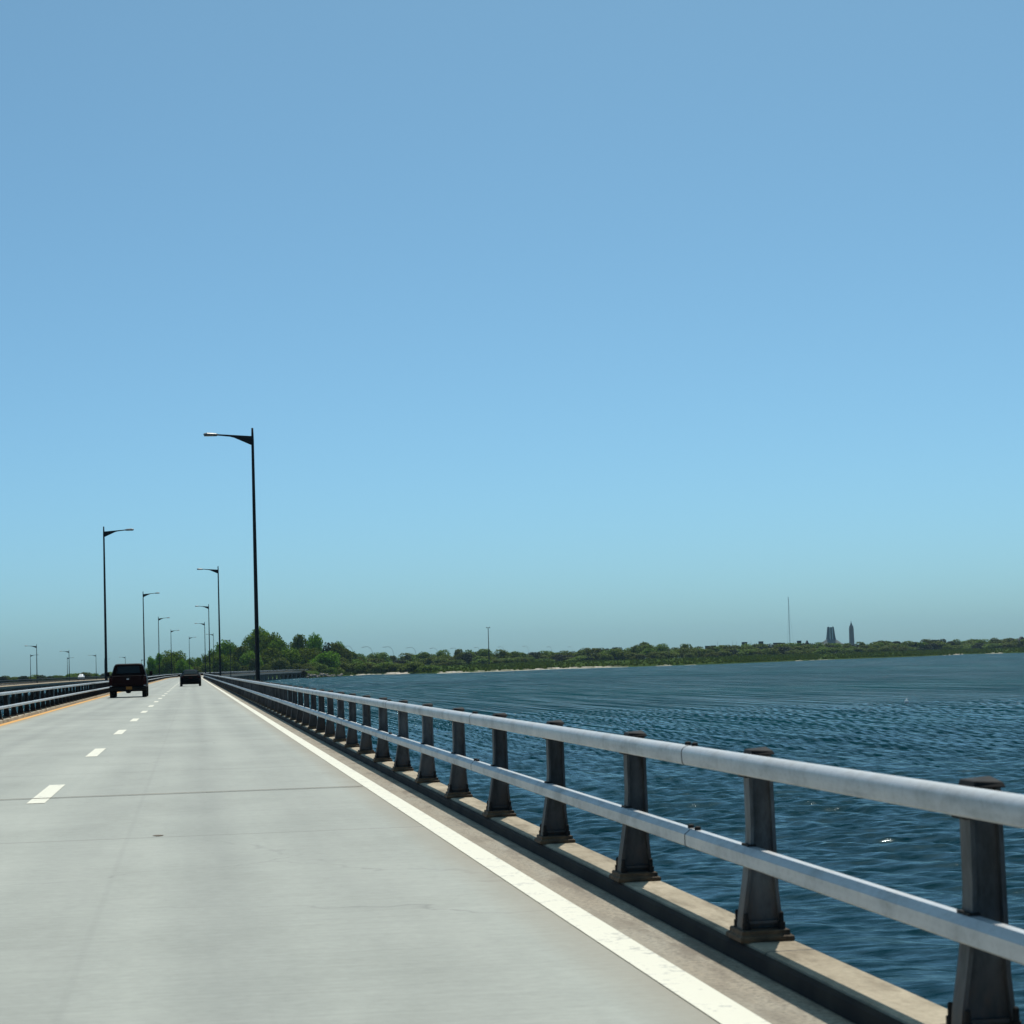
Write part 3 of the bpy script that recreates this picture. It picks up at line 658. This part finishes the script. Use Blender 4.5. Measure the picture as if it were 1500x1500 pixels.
# ------------------------------------------------------------------ water
def water():
    rs = [2.0]
    while rs[-1] < 11000:
        r = rs[-1]
        if r < 22: k = 1.12
        elif r < 85: k = 1.0019
        elif r < 200: k = 1.003
        elif r < 520: k = 1.006
        else: k = 1.03
        rs.append(r * k)
    rs = np.array(rs)
    a = [math.radians(x) for x in range(-180, -14, 6)] 
    fine = list(np.radians(np.arange(-12, -2, 1.0))) + list(np.radians(np.arange(-2, 22, 0.07))) + list(np.radians(np.arange(22, 60, 1.5)))
    a = np.array(a + fine + [math.radians(x) for x in range(60, 181, 6)])
    Rr, A = np.meshgrid(rs, a, indexing='ij')
    X = Rr * np.sin(A); Y = Rr * np.cos(A); Z = np.zeros_like(X)
    g = np.random.default_rng(3)
    fall = np.clip(1.4 - Rr / 420.0, 0, 1)
    gx = np.zeros_like(X); gy = np.zeros_like(X)
    gust = 0.65 + 0.5 * np.sin(X * .021 + 1.3 + .6 * np.sin(Y * .013)) * np.sin(Y * .017 + .7 * np.sin(X * .011))
    step = np.where(Rr < 85, .0019, np.where(Rr < 200, .003, .006)) * Rr
    for i in range(72):
        lam = 0.30 * (3.2 / 0.30) ** (g.random() ** 1.25)
        th = rad(205) + g.normal() * 0.55
        kx, ky = 2 * math.pi / lam * math.sin(th), 2 * math.pi / lam * math.cos(th)
        amp = 0.0056 * lam ** 0.95 * (0.6 + 0.8 * g.random())
        ph = g.random() * 6.283 + 0.8 * np.sin(X * .09 * g.random() + Y * .11 * g.random() + i)
        P = kx * X + ky * Y + ph
        lod = np.clip((lam / step - 2.2) / 1.5, 0, 1)
        Z += amp * np.sin(P) * lod
        gx -= amp * 0.4 * np.sin(th) * np.cos(P) * lod; gy -= amp * 0.4 * np.cos(th) * np.cos(P) * lod
    fall = np.clip(2.0 - Rr / 480.0, 0, 1) * np.clip((Rr - 10) / 55, 0.30, 1)
    X = X + gx * fall * gust; Y = Y + gy * fall * gust; Z = Z * fall * gust + WATER
    n, mcol = X.shape
    co = np.stack([X, Y, Z], -1).reshape(-1, 3).astype(np.float32)
    i, j = np.meshgrid(np.arange(n - 1), np.arange(mcol - 1), indexing='ij')
    q = np.stack([i * mcol + j, (i + 1) * mcol + j, (i + 1) * mcol + j + 1, i * mcol + j + 1], -1).reshape(-1, 4)
    me = bpy.data.meshes.new('water'); me.vertices.add(len(co)); me.vertices.foreach_set('co', co.ravel())
    me.loops.add(q.size); me.loops.foreach_set('vertex_index', q.ravel().astype(np.int32))
    me.polygons.add(len(q)); me.polygons.foreach_set('loop_start', np.arange(0, q.size, 4, dtype=np.int32))
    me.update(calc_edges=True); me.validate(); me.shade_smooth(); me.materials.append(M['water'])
    # make sure faces look up
    if me.polygons[len(me.polygons) // 2].normal.z < 0: me.flip_normals()
    o = bpy.data.objects.new('water', me); C.objects.link(o); return struct(o)
water()

# ------------------------------------------------------------------ land
SH = [(452, 993.5), (480, 991.8), (500, 990.6), (520, 989.3), (545, 988), (575, 987.6), (600, 987.0), (640, 986.6), (700, 984.6), (760, 982.4), (810, 980.2), (860, 978.8), (920, 977), (980, 975.2), (1040, 973.2), (1080, 971.8), (1140, 969.3), (1200, 966.8), (1250, 965.2), (1300, 963.4), (1340, 961.9), (1385, 960.0), (1410, 958.5), (1450, 957.6), (1500, 956.2), (1600, 952.5), (1750, 947.0), (1950, 940.6), (2300, 930.0), (2700, 917.6)]
shore = [onz(x, y, WATER) for x, y in SH]
shore = [Vector((46, 1088, WATER)), Vector((56, 1094, WATER))] + shore
left_shore = [Vector((-900, 1250, WATER)), Vector((-500, 1020, WATER)), Vector((-300, 960, WATER)), Vector((-150, 985, WATER)), Vector((-60, 1010, WATER)), Vector((-10, 1030, WATER)), Vector((20, 1060, WATER))]
line = left_shore + shore
# fine points along the whole shoreline with a little waviness
pts = []
for i in range(len(line) - 1):
    a, b = line[i], line[i + 1]; n = max(1, int((b - a).length / 9))
    for k in range(n):
        p = a.lerp(b, k / n); j = .8 if len(pts) > 2 else 0
        pts.append(Vector((p.x + rnd.uniform(-j, j), p.y + rnd.uniform(-j, j) * 1.5, WATER)))
pts.append(line[-1])
def landz(d): return float(np.interp(d, [0, 3, 25, 160, 330, 520, 900], [WATER, WATER + .45, WATER + .75, -1.4, -.1, .5, .5]))
def inland(p, d, z): return Vector((p.x * (1 + d / p.y) if p.y > 0 else p.x, p.y + d, z))
m = MB(); rows = []
for d, z in ((-14, WATER - 1.2), (0, WATER), (3, WATER + .45), (25, WATER + .75), (160, -1.4), (330, -.1), (520, .5), (900, .5), (2200, .2), (5000, .2), (8000, .2)):
    rows.append([inland(p, d, z + (rnd.uniform(-.12, .12) if d in (25, 160) else 0)) for p in pts])
m.loft(rows, cap=False, closed=False); lo = m.build('land', M['mud'], fix=False)
if lo.data.polygons[len(lo.data.polygons) // 2].normal.z < 0: lo.data.flip_normals()
struct(lo)
# road embankment beyond the bridge
ye = [y for y in range(1075, 1480, 12)]
m = MB(); m.loft([[(-9 + bend(y), y, -2.9), (-6 + bend(y), y, -.03), (4 + bend(y), y, -.03), (8 + bend(y), y, -2.9)] for y in ye], cap=False, closed=False); struct(m.build('embankment', M['mud'], fix=True))
m = MB(); m.loft([[(-46 + bend(y), y, -2.9), (-44 + bend(y), y, -.36), (-29 + bend(y), y, -.36), (-27 + bend(y), y, -2.9)] for y in ye], cap=False, closed=False); struct(m.build('embankment', M['mud'], fix=True))

def sand(x0, x1, hgt):
    sel = [onz(*p, WATER) for p in SH]
    def sh_y(x):
        for (xa, ya), (xb, yb) in zip(SH, SH[1:]):
            if xa <= x <= xb: return ya + (yb - ya) * (x - xa) / (xb - xa)
    r1, r2, r0 = [], [], []
    n = max(4, int((x1 - x0) / 3))
    for k in range(n + 1):
        x = x0 + (x1 - x0) * k / n; p = onz(x, sh_y(x), WATER); e = math.sin(math.pi * k / n) ** .4 * (.6 + .8 * rnd.random())
        q = inland(p, -4 - 5 * e, WATER - .15); r0.append(q); r1.append(inland(p, 1, WATER + .08 + hgt * e * .55)); r2.append(inland(p, 14, WATER + .55 + hgt * e)) 
    b = MB(); b.loft([r0, r1, r2], cap=False, closed=False); o = b.build('beach_sand', M['sand'], fix=False)
    if o.data.polygons[0].normal.z < 0: o.data.flip_normals()
    struct(o)
for a in ((505, 560, .25), (558, 604, .55), (640, 690, .25), (690, 765, .2), (762, 922, .28), (960, 985, .15), (1000, 1020, .1), (1165, 1222, .08), (1382, 1412, .35), (1440, 1470, .15)): sand(*a)

# ------------------------------------------------------------------ vegetation
def crown_mesh(name, seed, lobes, n, size, mat, zlo=0.12):
    """unit crown: height 1, half width .5; many small bent leaf clumps spread through several lobes"""
    g = np.random.default_rng(seed); V = []; Fc = []
    L = []
    for i in range(lobes):
        a = g.random() * 6.283; rr_ = .33 * math.sqrt(g.random()); z = zlo + .2 + (0.93 - zlo - .32) * g.random()
        k = .16 + .11 * g.random(); L.append((rr_ * math.cos(a) * (1.15 - .6 * z), rr_ * math.sin(a) * (1.15 - .6 * z), z, k))
    L.append((0, 0, .5, .27)); L.append((.02, 0, .78, .17))
    wts = np.array([l[3] ** 2 for l in L]); wts /= wts.sum()
    for i in range(n):
        l = L[g.choice(len(L), p=wts)]
        d = g.normal(size=3); d /= np.linalg.norm(d); q = l[3] * (0.55 + 0.55 * g.random() ** .6)
        p = np.array([l[0] + d[0] * q * 1.15, l[1] + d[1] * q * 1.15, l[2] + d[2] * q])
        if p[2] < zlo * .5: p[2] = zlo * .5 + .1 * g.random()
        nrm = d * .7 + g.normal(size=3) * .7; nrm /= np.linalg.norm(nrm)
        u = np.cross(nrm, g.normal(size=3)); u /= np.linalg.norm(u); v = np.cross(nrm, u)
        s = size * (.5 + .9 * g.random()); o = len(V); t = s * (.4 + .5 * g.random())
        for c in (p + u * s, p + v * t + nrm * s * .25, p - u * s * (.5 + .5 * g.random()), p - v * t - nrm * s * .15): V.append(tuple(c))
        Fc.append((o, o + 1, o + 2, o + 3))
    me = bpy.data.meshes.new(name); me.from_pydata(V, [], Fc); me.materials.append(mat); me.shade_smooth()
    return me
crowns = [crown_mesh('crown', 10 + i, 12 + 2 * (i % 3), 6800, .030, M['leaf']) for i in range(4)]
crowns_b = [crown_mesh('crown', 30 + i, 12, 4200, .032, M['brightleaf']) for i in range(1)]
bushes = [crown_mesh('bush', 50 + i, 10, 2600, .040, M['bushleaf'], .02) for i in range(5)]
bushes_d = [crown_mesh('bush', 70 + i, 7, 1800, .045, M['darkleaf'], .02) for i in range(2)]
bushes_b = [crown_mesh('bush', 80 + i, 8, 2000, .042, M['brightleaf'], .02) for i in range(2)]
trunk = MB(); trunk.tube([(0, 0, -.02), (.01, 0, .2), (-.01, .01, .45), (.01, 0, .75)], [.022, .017, .012, .004], 8)
rt = random.Random(2)
for k in range(7):
    a = rt.random() * 6.28; z = .2 + .07 * k; l = .18 + .14 * rt.random()
    trunk.tube([(0, 0, z), (l * .5 * math.cos(a), l * .5 * math.sin(a), z + .08), (l * math.cos(a), l * math.sin(a), z + .2)], [.009, .006, .002], 6)
tm = None
def tree(label, px, ptop, Y, wpx, bottom=-2.6, mesh=None, group='broadleaf trees around the far end of the bridge', k=0):
    global tm
    p = at(px, ptop, Y); h = p.z - bottom; wd = wpx * Y / F
    r = empty('tree', (p.x, Y, bottom), label, 'tree', group, rz=k * 1.7)
    c = bpy.data.objects.new('crown', mesh or crowns[k % 4]); C.objects.link(c); c.parent = r
    c.scale = (wd / .92, wd / .92, h / .97)
    if tm is None: tm = trunk.build('trunk', M['bark'], r); q = tm
    else: q = tm.copy(); C.objects.link(q); q.parent = r
    q.scale = (h * .6, h * .6, h)
    return r
TR = [ # px, top, Y, width, label
 (335, 939, 1180, 40, 'rounded dark green tree behind the second lamp of the waterside row'),
 (352, 946, 1150, 36, 'dark green tree filling the dip before the tallest lamp'),
 (378, 924, 1230, 46, 'tallest green tree of the wood, its top touching the tallest lamp'),
 (396, 930, 1210, 36, 'tall green tree whose crown joins the tallest tree'),
 (410, 936, 1200, 36, 'green tree on the sloping shoulder of the wood'),
 (437, 929, 1240, 30, 'tall flat topped tree standing alone above the wood, beside a twin'),
 (461, 931.5, 1235, 28, 'twin tree with a spiky top next to the flat topped one'),
 (493, 942, 1260, 28, 'small palm like tree tuft at the end of the wood above the rocks'),
 (425, 950, 1160, 44, 'mid green tree low in the wood above the curving railing'),
 (395, 949, 1150, 44, 'dark tree below the tallest crown behind the curving railing'),
 (452, 951, 1165, 40, 'mid green tree below the twin tops'),
 (365, 955, 1140, 36, 'dark leafy tree directly behind the tallest lamp pole'),
 (478, 955, 1150, 44, 'bushy green tree above the shore rocks'),
 (233, 957, 1080, 17, 'narrow tree in the small clump just past the pickup'),
 (255, 955, 1110, 36, 'broad rounded tree of the small clump between pickup and sedan'),
 (221, 963, 1060, 16, 'thin pointed tree touching the pickup\'s upper corner'),
 (277, 964, 1120, 22, 'low rounded tree above the sedan'),
 (291, 963, 1140, 18, 'low tree where the railing meets the wood'),
 (303, 960, 1150, 18, 'low tree at the foot of the third waterside lamp'),
 (313, 953, 1160, 20, 'leafy tree between the second and third waterside lamps'),
 (243, 962, 1060, 26, 'dark tree low in the small clump beside the pickup'),
 (268, 966, 1070, 26, 'dark tree in front of the broad rounded one'),
 (323, 960, 1120, 30, 'dark green tree behind the second waterside lamp\'s foot'),
]
for i, (x, t_, Y, wd, lb) in enumerate(TR):
    o = tree(lb, x, t_, Y, wd, k=i)
def bush(px, ptop, Y, wpx, bottom, mesh, label, group, k=0):
    p = at(px, ptop, Y); h = p.z - bottom; wd = wpx * Y / F
    o = bpy.data.objects.new('bush', mesh); C.objects.link(o)
    o.location = (p.x, Y, bottom); o.scale = (wd / .95, wd / .95, h / .9); o.rotation_euler = (0, 0, k * 2.1)
    tag(o, label, 'bush', group); return o
# pale bushes in front of the wood
for i, (x, t_, wd, lb) in enumerate(((412, 964.5, 36, 'pale yellow green bush in front of the wood beside the tallest lamp'), (330, 968, 20, 'pale yellow green bush by the second waterside lamp'), (346, 970, 16, 'small pale bush between the lamp poles'), (372, 967, 18, 'pale bush half hidden by the tallest lamp pole'))):
    bush(x, t_, 1122, wd, -2.4, bushes_b[i % 2], lb, 'pale bushes in front of the wood', i)
for i, x in enumerate((222, 236, 249, 262, 288, 300, 312, 356, 390, 436, 456, 470, 486)):
    bush(x, 976 + rnd.uniform(-3, 3), 1075 + bend(1075) * .2 + (40 if x > 300 else 0) + rnd.uniform(0, 12), 20 + rnd.random() * 8, -2.6, bushes[i % 5], 'low dark green bush at the foot of the wood behind the railing', 'low bushes at the foot of the wood', i)
for i, x in enumerate((452, 461, 470, 479, 489, 498, 508, 519, 530, 541, 552, 564, 577, 590, 603, 617, 631)):
    D = 20 + (x - 450) * .25; Y = float(np.interp(x, [450, 500, 640], [1105, 1165, 1095])) + D
    bush(x, 974.5 + rnd.uniform(-3, 3) - (3 if x < 500 else 0), Y, 24 + rnd.random() * 12, WATER + .6, bushes[i % 5], 'low shore bush just above the rocks and the small sandy beach', 'shore bushes above rocks and beach', i)
# bush belt along the shore: skyline, then lower rows in front
SKY = [(478, 944), (492, 946), (505, 951), (515, 957), (530, 960.5), (545, 959), (560, 958), (575, 962), (590, 963), (597, 959), (605, 961), (612, 960), (622, 957), (632, 958.5), (645, 955), (655, 960), (662, 963), (671, 953), (685, 953), (695, 956), (705, 953), (712, 953), (720, 959), (728, 960), (735, 954), (742, 957), (752, 956), (762, 957), (770, 959), (780, 956), (790, 958), (800, 955), (812, 957), (825, 954), (840, 955), (850, 954), (860, 951), (875, 951), (890, 951), (905, 949), (920, 951), (931, 947), (945, 943), (955, 946), (965, 946), (975, 948), (990, 950), (1003, 945), (1012, 949), (1025, 949), (1040, 948), (1050, 948.5), (1060, 946.5), (1070, 946.5), (1080, 947), (1092, 945), (1105, 945), (1117, 944.5), (1128, 944), (1140, 945), (1150, 944.5), (1160, 943.5), (1172, 943.5), (1185, 943), (1200, 943), (1212, 943.5), (1226, 943.5), (1240, 943.5), (1252, 945), (1262, 942), (1280, 942), (1288, 940), (1300, 940.5), (1313, 940), (1325, 941), (1340, 941), (1357, 938), (1368, 938), (1380, 937), (1392, 940), (1400, 938), (1415, 940), (1425, 937), (1437, 937), (1447, 941), (1455, 936), (1465, 938), (1480, 936), (1492, 936), (1505, 934), (1520, 935), (1538, 934), (1556, 934.5), (1574, 932.5), (1592, 933), (1612, 931)]
def base_y(x): return np.interp(x, [480, 640, 860, 1080, 1280, 1500, 1620], [984, 976, 968, 961, 953.5, 948.5, 944.9])
def shore_Y(x):
    for (xa, ya), (xb, yb) in zip(SH, SH[1:]):
        if xa <= x <= xb: return onz(x, ya + (yb - ya) * (x - xa) / (xb - xa), WATER).y
    return 1700.0
special = {945: 'round humped bush standing highest in the middle of the shore thicket', 671: 'rounded bush with orange brown top beside the thin tall pole', 1003: 'pale pointed bush rising from the thicket before the far buildings'}
for i, (x, t_) in enumerate(SKY):
    D = 110 + 390 * min(1, max(0, (x - 500) / 100)) + rnd.uniform(-20, 50); Y = shore_Y(x) + D
    r = rnd.random(); ms = bushes_d[i % 2] if r < .18 else (bushes_b[i % 2] if r > .9 else bushes[i % 5])
    lb = special.get(x, 'dark green bush on the skyline of the far shore thicket'); gp = None if x in special else 'skyline bushes of the far shore thicket'
    bush(x, t_, Y, rnd.uniform(20, 36) if x != 945 else 30, landz(D) - .3, ms, lb, gp, i)
x = 500.0; i = 0
while x < 1620:
    by = base_y(x); sky_y = np.interp(x, [p[0] for p in SKY], [p[1] for p in SKY]); i += 1
    f = rnd.random(); top = by - (by - sky_y) * (.35 + .5 * f); D = 55 + 345 * min(1, max(0, (x - 505) / 110)) + 60 * f + rnd.uniform(0, 20); Y = shore_Y(x) + D
    r = rnd.random(); ms = bushes_d[i % 2] if r < .14 else (bushes_b[i % 2] if r > .95 else bushes[i % 5])
    bush(x, top, Y, rnd.uniform(20, 38), landz(D) - .3, ms, 'lower bush in front of the far shore thicket, above the marsh grass', 'lower bushes in front of the thicket', i)
    x += rnd.uniform(5.5, 10.5)
# bushes and low trees across the marsh beyond the second bridge
x = -12.0; i = 0
while x < 215:
    i += 1; hor = 984 - ROLL * (x - 281)
    bush(x, hor - rnd.uniform(-1.2, 1.2) - (1.5 if x > 110 else 0), rnd.uniform(1150, 1350), rnd.uniform(14, 26), -2.7, bushes[i % 5] if rnd.random() > .3 else bushes_d[i % 2], 'low dark bush on the marsh beyond the second bridge', 'low bushes beyond the second bridge', i)
    x += rnd.uniform(6, 11)

# marsh grass tufts
g = np.random.default_rng(5); V = []; Fc = []
def tuft(px, py, pz, h):
    for k in range(3):
        a = g.random() * 6.283; wd = .5 + .6 * g.random(); dx, dy = math.cos(a) * wd, math.sin(a) * wd; lx, ly = g.normal() * .3, g.normal() * .3
        o = len(V); V.extend([(px - dx, py - dy, pz - .1), (px + dx, py + dy, pz - .1), (px + dx * .5 + lx, py + dy * .5 + ly, pz + h * (.7 + .5 * g.random())), (px - dx * .6 + lx, py - dy * .6 + ly, pz + h * (.7 + .5 * g.random()))]); Fc.append((o, o + 1, o + 2, o + 3))
sp = [p for p in pts if p.y > 0]
for k in range(20000):
    i = int(g.integers(0, len(pts) - 1)); u = g.random(); a, b = pts[i], pts[i + 1]
    if a.x > -20 and a.x < 60 and a.y < 1100 and g.random() < .6: continue
    d = 6 + 430 * g.random() ** 1.35; p = inland(a.lerp(b, u), d, 0)
    z = landz(d)
    tuft(p.x, p.y, z, .7 + .6 * g.random())
me = bpy.data.meshes.new('marsh_grass'); me.from_pydata(V, [], Fc); me.materials.append(M['grass'])
go = bpy.data.objects.new('marsh_grass', me); C.objects.link(go); tag(go, 'dark green marsh grass covering the far shore', 'marsh grass', kind='stuff')

# shore rocks at the bridge end
def rock_mesh(seed):
    bm = bmesh.new(); bmesh.ops.create_icosphere(bm, subdivisions=2, radius=1); rr_ = random.Random(seed)
    ax = [Vector((rr_.gauss(0, 1), rr_.gauss(0, 1), rr_.gauss(0, 1))).normalized() for _ in range(9)]; dd = [.55 + .35 * rr_.random() for _ in ax]
    for v in bm.verts:
        for a, d in zip(ax, dd):
            e = v.co.dot(a)
            if e > d: v.co -= a * (e - d) * .9
    me = bpy.data.meshes.new('rock'); bm.to_mesh(me); bm.free(); me.materials.append(M['rock']); return me
rocks = [rock_mesh(s) for s in range(4)]
for k in range(46):
    x = 449 + 52 * (k / 45) + rnd.uniform(-1, 1); up_ = rnd.random()
    yb = np.interp(x, [p[0] for p in SH], [p[1] for p in SH]); p = onz(max(x, 450), yb, WATER); q = inland(p, -2 + 7 * up_, WATER + .1 + 1.5 * up_ * (1 if x < 480 else .5))
    o = bpy.data.objects.new('rock', rocks[k % 4]); C.objects.link(o); s = rnd.uniform(.45, 1.0); o.location = q; o.scale = (s * rnd.uniform(.9, 1.5), s, s * rnd.uniform(.6, .9)); o.rotation_euler = (rnd.uniform(-.3, .3), rnd.uniform(-.3, .3), rnd.random() * 6)
    tag(o, 'grey brown rock of the riprap where the curving bridge meets the shore', 'rock', 'riprap rocks on the shore')

# ------------------------------------------------------------------ far poles, masts and gooseneck lamps
GP = [(517, 946, 13), (545.5, 947, 15), (576, 947, 15), (609, 948, 15), (641, 949, 13), (670, 949, 12), (703, 948, 10), (738, 947, 10), (774, 946, 10), (808, 947, 9), (838, 947, 8)]
gn = None
for i, (x, tpy, wp) in enumerate(GP):
    Y = 1850 + 25 * i; p = at(x, tpy, Y); H = p.z + 2.0
    if gn is None:
        gn = empty('gooseneck_lamp', (0, 0, 0), 'thin pale gooseneck lamp arching above the far shore bushes', 'street lamp', 'pale gooseneck lamps above the far shore')
        MB().tube([(0, 0, 0), (0, 0, 8.5)], [.09, .075], 8).build('pole', M['lamp_far'], gn)
        arc = [(-3.0 + 3.0 * math.cos(a), 0, 8.5 + 4.2 * math.sin(a)) for a in [k * rad(100) / 12 for k in range(13)]]
        arc += [(arc[-1][0] - 1.2, 0, arc[-1][2] - .1), (arc[-1][0] - 2.4, 0, arc[-1][2] - .35)]
        MB().tube(arc, [.075] * 6 + [.085] * 6 + [.10, .15, .08], 8).build('arm', M['lamp_far'], gn); o = gn
    else: o = copy_tree(gn)
    s = H / 12.7; o.location = (p.x, Y, -2.0); o.scale = (s * wp / 15, s * wp / 15, s)
p = at(715, 919, 1420); r = empty('floodlight_pole', (p.x, 1420, -2), 'thin tall dark pole with a short crossbar above the shore bushes', 'pole')
MB().lathe([(.35, 0), (.2, p.z + 1.7)], 'z', n=10).build('mast', M['lamp'], r)
b = MB(); b.box((0, 0, p.z + 1.75), (2.6, .3, .3))
b.build('crossbar', M['lamp'], r)
for dx in (-1.05, .9):
    MB().box((dx, -.2, p.z + 2.05), (.55, .5, .3)).build('floodlight', M['lamp_top'], r)
p = at(1154.6, 874, 4700); H = p.z + 1
r = empty('radio_mast', (p.x, 4700, -1), 'very thin tall guyed radio mast on the horizon', 'radio mast')
b = MB(); s = .8; co = [(s, 0), (-s * .5, s * .87), (-s * .5, -s * .87)]
for cx_, cy_ in co: b.tube([(cx_, cy_, 0), (cx_, cy_, H)], .16, 6)
for k in range(int(H / 3)):
    for q in range(3):
        a, c = co[q], co[(q + 1) % 3]; b.tube([(a[0], a[1], 3 * k), (c[0], c[1], 3 * k + 3)], .07, 4)
b.build('lattice', M['lamp_far'], r)
for a in (90, 210, 330):
    MB().tube([(0, 0, H * .97), (9.5 * math.cos(rad(a)) - 0, 9.5 * math.sin(rad(a)), 0)], .10, 5).build('guy_wire', M['lamp_far'], r)
for i, (x, t_) in enumerate(((1051, 939), (1073, 938), (1079, 939.5), (1100, 938))):
    p = at(x, t_, 2300); r = MB().lathe([(.22, 0), (.12, p.z + 1.6)], 'z', n=8).build('mast_pole', M['lamp_far']); r.location = (p.x, 2300, -1.6)
    tag(r, 'thin pale mast poking above the bushes near the far buildings', 'mast', 'thin masts near the far buildings')

# ------------------------------------------------------------------ far buildings
def building(px, ptop, wpx, Y, wall, label, roof='flat', rh=.22):
    p = at(px, ptop, Y); wd = wpx * Y / F; H = p.z + 1.8; r = empty('building', (p.x, Y, -1.8), label, 'building')
    hw = H * (1 - rh); b = MB(); b.box((0, 0, hw / 2), (wd, wd * .9, hw)); b.build('wall', M[wall], r)
    t_ = MB()
    if roof == 'flat': t_.box((0, 0, hw + H * rh / 2 + .01), (wd * 1.12, wd, H * rh))
    else: t_.prism([(-wd * .58, hw + .01), (wd * .58, hw + .01), (0, H)], -wd * .5, wd * .5, 'y')
    t_.build('roof', M['roof'], r)
    n = max(1, int(wd / 3.0))
    for k in range(n):
        MB().box((-wd / 2 + wd * (k + .5) / n, -wd * .45 - .03, hw - 1.6), (1.1, .12, 1.3)).build('window', M['win'], r)
    return r
building(1036.5, 946, 6, 2250, 'wall_grey', 'small dark roofed hut, first of two together above the thicket', rh=.3)
building(1045, 945.5, 6, 2250, 'wall_grey', 'small dark roofed hut, second of two together, closer to the pale masts', rh=.3)
building(1090.5, 940.5, 6.5, 2350, 'wall_grey', 'narrow pale grey block with a dark top among the far bushes', rh=.2)
building(1114.5, 939.5, 5.5, 2350, 'wall_grey', 'narrow tower hut with a dark top, between the grey block and the orange building', rh=.35)
building(1138, 941.5, 9, 2350, 'wall_brown', 'low orange brown building by the foot of the radio mast', rh=.08)
building(1146.5, 941.5, 5, 2350, 'wall_brown', 'small orange brown annex touching the radio mast foot', rh=.08)
building(1170.5, 938.5, 5, 2350, 'wall_tan', 'small tan hut with a dark roof between radio mast and teal tower', rh=.3)
building(1182, 938, 6, 2350, 'wall_tan', 'tan hut with pitched dark roof close beside the teal tower\'s mound', 'gable', rh=.35)
building(1496, 932.5, 10, 2150, 'wall_grey', 'grey gabled house at the very end of the far shore', 'gable', rh=.3)
p = at(1475, 933, 2150)
building(1483, 936, 5, 2100, 'wall_tan', 'tiny gabled house next to the grey gabled house', 'gable', rh=.3)

Y = 4000.0; u = Y / F
p = at(1216.5, 918, Y); zb = -1.0; H = p.z - zb
r = empty('ribbed_tower', (p.x, Y, zb), 'squat teal tapered tower with pale centre panels on a stony mound', 'tower')
bz = H * .52
b = MB()
for sx in (-1, 1):
    b.loft([[(sx * 3.1 * u, -3.2 * u, bz), (sx * 7.0 * u, -3.2 * u, bz), (sx * 7.0 * u, 3.2 * u, bz), (sx * 3.1 * u, 3.2 * u, bz)],
            [(sx * 3.1 * u, -2.9 * u, bz + H * .14), (sx * 6.0 * u, -2.9 * u, bz + H * .14), (sx * 6.0 * u, 2.9 * u, bz + H * .14), (sx * 3.1 * u, 2.9 * u, bz + H * .14)],
            [(sx * 2.9 * u, -2.4 * u, H * .94), (sx * 4.7 * u, -2.4 * u, H * .94), (sx * 4.7 * u, 2.4 * u, H * .94), (sx * 2.9 * u, 2.4 * u, H * .94)],
            [(sx * 2.9 * u, -2.2 * u, H), (sx * 4.2 * u, -2.2 * u, H), (sx * 4.2 * u, 2.2 * u, H), (sx * 2.9 * u, 2.2 * u, H)]])
b.build('side_pier', M['teal_dark'], r)
for k, cx_ in enumerate((-1.9, 0, 1.9)):
    MB().box((cx_ * u, 0, bz + (H - bz) * .48), (1.65 * u, 5.9 * u, (H - bz) * .95)).build('panel', M['teal_light'] if k != 1 else M['stone'], r)
MB().box((0, 0, (bz + H * .985) / 2), (5.7 * u, 3.6 * u, H * .97 - bz)).build('core', M['teal_dark'], r)
b = MB(); rq = random.Random(9); rings = []
for k in range(9):
    t_ = k / 8; rad_ = (46 * (1 - t_) ** 1.25 + 8.5) * u; z0 = bz * (t_ ** .9)
    rings.append([(rad_ * math.cos(a) * rq.uniform(.9, 1.06), rad_ * .6 * math.sin(a) * rq.uniform(.9, 1.06), z0 + rq.uniform(-.6, .6)) for a in [j_ * math.pi / 12 for j_ in range(24)]])
b.loft(rings)
b.build('mound', M['stone'], r)

Y = 4800.0; u = Y / F
p = at(1246.6, 911, Y); H = p.z + 1; r = empty('brick_water_tower', (p.x, Y, -1), 'slender brown brick tower with a pointed dark spire', 'tower')
sq = lambda h, z: [(-h, -h, z), (h, -h, z), (h, h, z), (-h, h, z)]
MB().loft([sq(3.3 * u, 0), sq(3.1 * u, H * .35), sq(2.75 * u, H * .80)]).build('shaft', M['brick'], r)
b = MB()
for f in (-1, 1):
    for k in (-1.5, 0, 1.5): b.box((k * u, f * 2.95 * u, H * .5), (.5 * u, .3 * u, H * .46))
b.build('window', M['win'], r)
MB().loft([sq(2.55 * u, H * .802), sq(2.4 * u, H * .86), sq(1.7 * u, H * .885)]).build('belfry', M['brick'], r)
MB().loft([sq(1.75 * u, H * .887), sq(1.0 * u, H * .93), sq(.35 * u, H * .99), sq(.06 * u, H * 1.05)]).build('roof', M['copper'], r)

# buoy on the water
p = onz(1328, 1029, WATER); b = MB(); b.lathe([(.03, -.12), (.14, -.06), (.17, .04), (.13, .13), (.05, .17), (.04, .26), (.01, .28)], 'z', n=14)
o = b.build('buoy', M['buoy'], smooth=True); o.location = (p.x, p.y, WATER + .05); tag(o, 'tiny white buoy floating on the open water', 'buoy')
p = onz(934, 974.6, WATER); r = empty('shore_sign', (p.x, p.y + 6, WATER + .5), 'tiny white sign board standing at the marsh edge', 'sign')
MB().box((0, 0, .6), (.1, .1, 1.3)).build('post', M['bark'], r); MB().box((0, -.08, 1.1), (.7, .04, .7)).build('board', M['buoy'], r)
